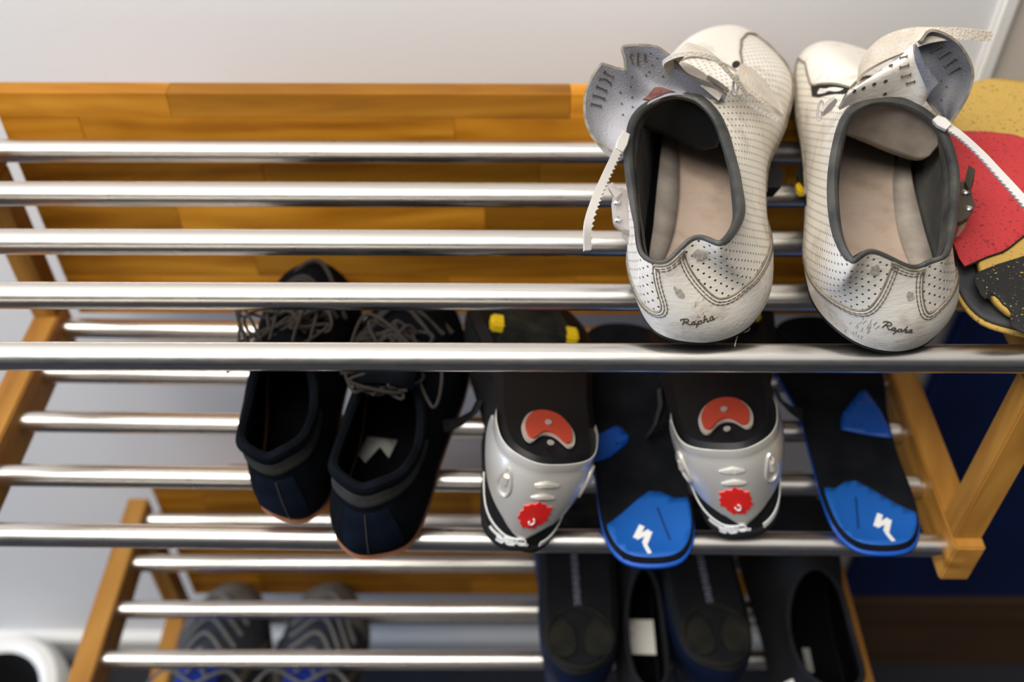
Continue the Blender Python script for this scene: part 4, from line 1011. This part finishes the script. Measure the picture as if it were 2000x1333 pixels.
    # instep strap and buckle lug at the side
    MB().ribbon([F.S(.27, .35, .002), F.S(.27, .5, .006), F.S(.272, .62, .016), F.S(.275, .66, .026)], [F.N(.27, .5)]*4, .012, .003).build('strap_end', M['black'], T)
    MB().ribbon([F.S(.73, .35, .002), F.S(.73, .5, .006), F.S(.728, .62, .014), F.S(.725, .66, .020)], [F.N(.73, .5)]*4, .012, .003).build('strap_end', M['black'], T)
    return T
# empties sit on the soles (the top), so place them at sole height
pq = pt(1078, 900, Z2+.099); silver_shoe(Vector((pq.x, pq.y, Z2+.099)), radians(1), radians(-14), 1, 'silver-heeled cycling shoe lying sole up, right beside the dark suede trainers')
pq = pt(1425, 872, Z2+.098); silver_shoe(Vector((pq.x, pq.y, Z2+.098)), radians(-2), radians(15), -1, 'silver-heeled cycling shoe lying sole up, between the two blue insoles')

# ------------------------------------------------------------------ third shelf: dark shoes
M['midnight'] = mat('midnight_blue_leather', (0.003, 0.007, 0.022), 0.6, c2=(0.005, 0.014, 0.045), scale=10, spec=0.15)
M['sole_dark'] = mat('scuffed_dark_sole', (0.003, 0.0035, 0.005), 0.7, c2=(0.009, 0.009, 0.010), scale=30, bump=.3, bscale=100, spec=0.2)
M['olive'] = mat('dusty_olive_rubber', (0.018, 0.017, 0.012), 0.8, c2=(0.006, 0.007, 0.008), scale=50, spec=0.1)
M['pale_print'] = mat('pale_grey_print', (0.14, 0.145, 0.18), 0.6)
def dark_up(base, yaw, mir, label):
    T = thing('cycling_shoe', base, label, 'shoe', 'midnight blue cycling shoes turned sole up on the third shelf', (radians(180), 0, yaw+radians(180)))
    F = g_form(.262, .93, 1.12, mir, zs=.010); g_shoe(T, F, M['midnight'], M['dark_in'], M['sole_dark'], .008)
    for x in (-.014, .014):
        k2 = closed2([(x-.008, .012), (x+.008, .012), (x+.010, .03), (x, .042), (x-.010, .03)], 20); a = [Vector((p, q, 0)) for p, q in k2]; b = [Vector((p, q, -.0012)) for p, q in k2]
        m = MB(); m.grid([a, b], True); m.add(b, [tuple(range(20))]); m.build('sole_pad', M['olive'], T)
    ring = [Vector((.026*cos(t*pi/24), .028+.026*sin(t*pi/24), .0015)) for t in range(48)]
    MB().tube(ring, .0016, 6, closed=True).build('heel_ring', M['olive'], T)
    m = MB()
    for k in range(9):
        y = .055+k*.0062; m.tube([Vector((-.0022, y, .0014)), Vector((.0022, y+.0008, .0014)), Vector((.0022, y+.0038, .0014)), Vector((-.0022, y+.003, .0014))], .0009, 5, closed=k % 2 == 0)
    m.build('sole_print', M['pale_print'], T, label='pale vertical lettering on the sole')
    out = [(-.024, -.022), (.024, -.022), (.030, -.008), (.018, .030), (-.018, .030), (-.030, -.008)]
    a = [Vector((x, .155+y, .004)) for x, y in out]; b = [Vector((x*.86, .155+y*.86, -.009)) for x, y in out]
    m = MB(); m.grid([a, b], True); m.fan(b); m.build('cleat', M['worn_cleat'], T)
    return T
def pt(px, py, z): return zat(px, py, z)
zs3 = Z3+.008+.0845
p = pt(1136, 1322, zs3); dark_up(Vector((p.x, p.y, zs3+.012)), radians(1), 1, 'midnight blue cycling shoe, sole up, leftmost of the dark shoes on the third shelf')
p = pt(1410, 1316, zs3); dark_up(Vector((p.x, p.y, zs3+.012)), radians(3), -1, 'midnight blue cycling shoe, sole up, between the two black shoes on the third shelf')
def dark_black(px, label, kind):
    z = Z3+.020; p = pt(px, 1300, Z3+.06); T = thing('shoe', (p.x, .352, z), label, 'shoe', 'black shoes on the third shelf', (0, 0, radians(-1)))
    F = g_form(.244, .94 if kind else .56, 1.1, 1, zs=.012); g_shoe(T, F, M['black_cloth'], M['dark_in'], M['black'], .012)
    if kind == 0:
        MB().box(-.013, .012, .060, .092, .030, .0307).build('inner_label', M['paper'], T, smooth=False, label='square white label inside the shoe')
        for k in range(3): MB().tube([F.S(.5+.06*(k-1), .8, .002), F.S(.5+.05*(k-1), .7, .003)], .0012, 5).build('lace', M['lace'], T)
    else:
        MB().ribbon([F.S(.90, .35, .002), F.S(.895, .50, .002), F.S(.89, .64, .002)], [F.N(.9, .5)]*3, .008, .0014).build('side_flash', M['paper'], T, label='pale flash on the side')
        MB().box(-.004, .002, .050, .072, .0188, .0194).build('inner_label', M['dull_paper'], T, smooth=False)
        rows = [[F.S(j/48, 1-.1*k/4, -.004) for j in range(48)] for k in range(5)]
    return T
dark_black(1256, 'black shoe on the third shelf with a square white label inside', 0)
dark_black(1596, 'black shoe at the right end of the third shelf, pale flash on its side', 1)

# ------------------------------------------------------------------ fourth shelf: pale sneakers
M['grey_mesh'] = mat('grey_blue_mesh', (0.04, 0.043, 0.055), 0.85, c2=(0.02, 0.028, 0.05), scale=14, bump=.3, bscale=500)
M['toe_grey'] = mat('pale_grey_toe_suede', (0.20, 0.185, 0.165), 0.9, c2=(0.10, 0.095, 0.09), scale=40)
M['white_lace'] = mat('off_white_lace', (0.17, 0.165, 0.155), 0.9)
M['tan_piece'] = mat('tan_overlay', (0.14, 0.11, 0.075), 0.8)
M['royal'] = mat('royal_blue_fabric', (0.004, 0.03, 0.32), 0.8)
for i, (px, mir, lb) in enumerate(((446, -1, 'grey running shoe on the bottom shelf, left of its pair'), (650, 1, 'grey running shoe on the bottom shelf, right of its pair'))):
    p = pt(px, 1140, Z4+.05); T = thing('running_shoe', (p.x+(.004 if i == 0 else -.006), p.y-.274, Z4+.0095), lb, 'shoe', 'grey running shoes on the bottom shelf', (0, 0, radians(-2 if i == 0 else -1)))
    F = g_form(.274, 1.0, 1.15, mir, zs=.020, toe_h=.044); g_shoe(T, F, M['grey_mesh'], M['dark_in'], M['toe_grey'], .020, ins=M['royal'])
    MB().grid([[F.S(.40+.20*j/30, .52*(1-abs(j/15-1)**2*.6)*k/8, .0012 if k < 8 else .0002) for j in range(31)] for k in range(9)]).build('toe_cap', M['toe_grey'], T)
    for s in (.30, .36, .64, .70): MB().ribbon([F.S(s, v/10, .0014) for v in range(1, 10)], [F.N(s, v/10) for v in range(1, 10)], .007, .001).build('overlay_stripe', M['tan_piece'], T)
    rows = [[Vector((F.C(0.5).x+x, .125+.045*t, .092-.012*t+.004*cos(x/.024))) for x in (-.02, -.01, 0, .01, .02)] for t in (-.6, 0, .5, 1)]
    MB().grid(rows).build('tongue', M['royal'], T, mods=[('SOLIDIFY', dict(thickness=.004))])
    for k in range(6):
        v = .92-.09*k; MB().tube(smooth_pts([F.S(.5-.085, v, .002), F.S(.5, v-.05, .007), F.S(.5+.085, v-.07, .002)], 14), .002, 6).build('lace', M['white_lace'], T)
    for s in (-1, 1):
        MB().tube(smooth_pts([(F.C(.5).x, .128, .100), (s*.03, .140, .104), (s*.05, .120, .092), (s*.055, .095, .075)], 24), .0018, 6).build('lace', M['white_lace'], T)

# ------------------------------------------------------------------ things on the floor at the left
hb = at(-22, 1368, 2, ZF+.115); T = thing('helmet', (hb.x, hb.y, ZF), 'white-rimmed rounded helmet with a dark inside, on the floor at the lower left', 'helmet')
def ring_rows(prof, n=56): return [[Vector((r*cos(t*2*pi/n)*.92, r*sin(t*2*pi/n), z)) for t in range(n)] for r, z in prof]
m = MB(); q = ring_rows([(.045, .0), (.070, .012), (.088, .045), (.096, .080), (.095, .102), (.086, .118), (.074, .122), (.064, .114)]); m.grid(q, True); m.fan(q[0], flip=True); m.build('outer_shell', M['trim'], T)
m = MB(); q = ring_rows([(.0645, .1145), (.060, .095), (.056, .060), (.040, .030), (.012, .020)]); m.grid(q, True); m.fan(q[-1]); m.build('padding', M['black'], T)
hb = at(-12, 1212, 2, ZF+.05); T2 = Vector((hb.x-.02, YW-.055, ZF))
bm = bmesh.new(); bmesh.ops.create_icosphere(bm, subdivisions=4, radius=1)
from mathutils import noise
for v in bm.verts:
    q = v.co.copy(); d = 1+.18*noise.noise(q*2.2)+.07*noise.noise(q*6); v.co = Vector((q.x*.034*d, q.y*.03*d, max(0, .034+q.z*.036*d)))
mb = MB(); bm.verts.index_update(); mb.add([v.co+T2 for v in bm.verts], [[v.index for v in f.verts] for f in bm.faces]); bm.free()
tag(mb.build('cloth_bundle', M['blue'], origin=T2), 'small dark blue cloth bundle on the floor against the skirting at the left edge', 'bundle')
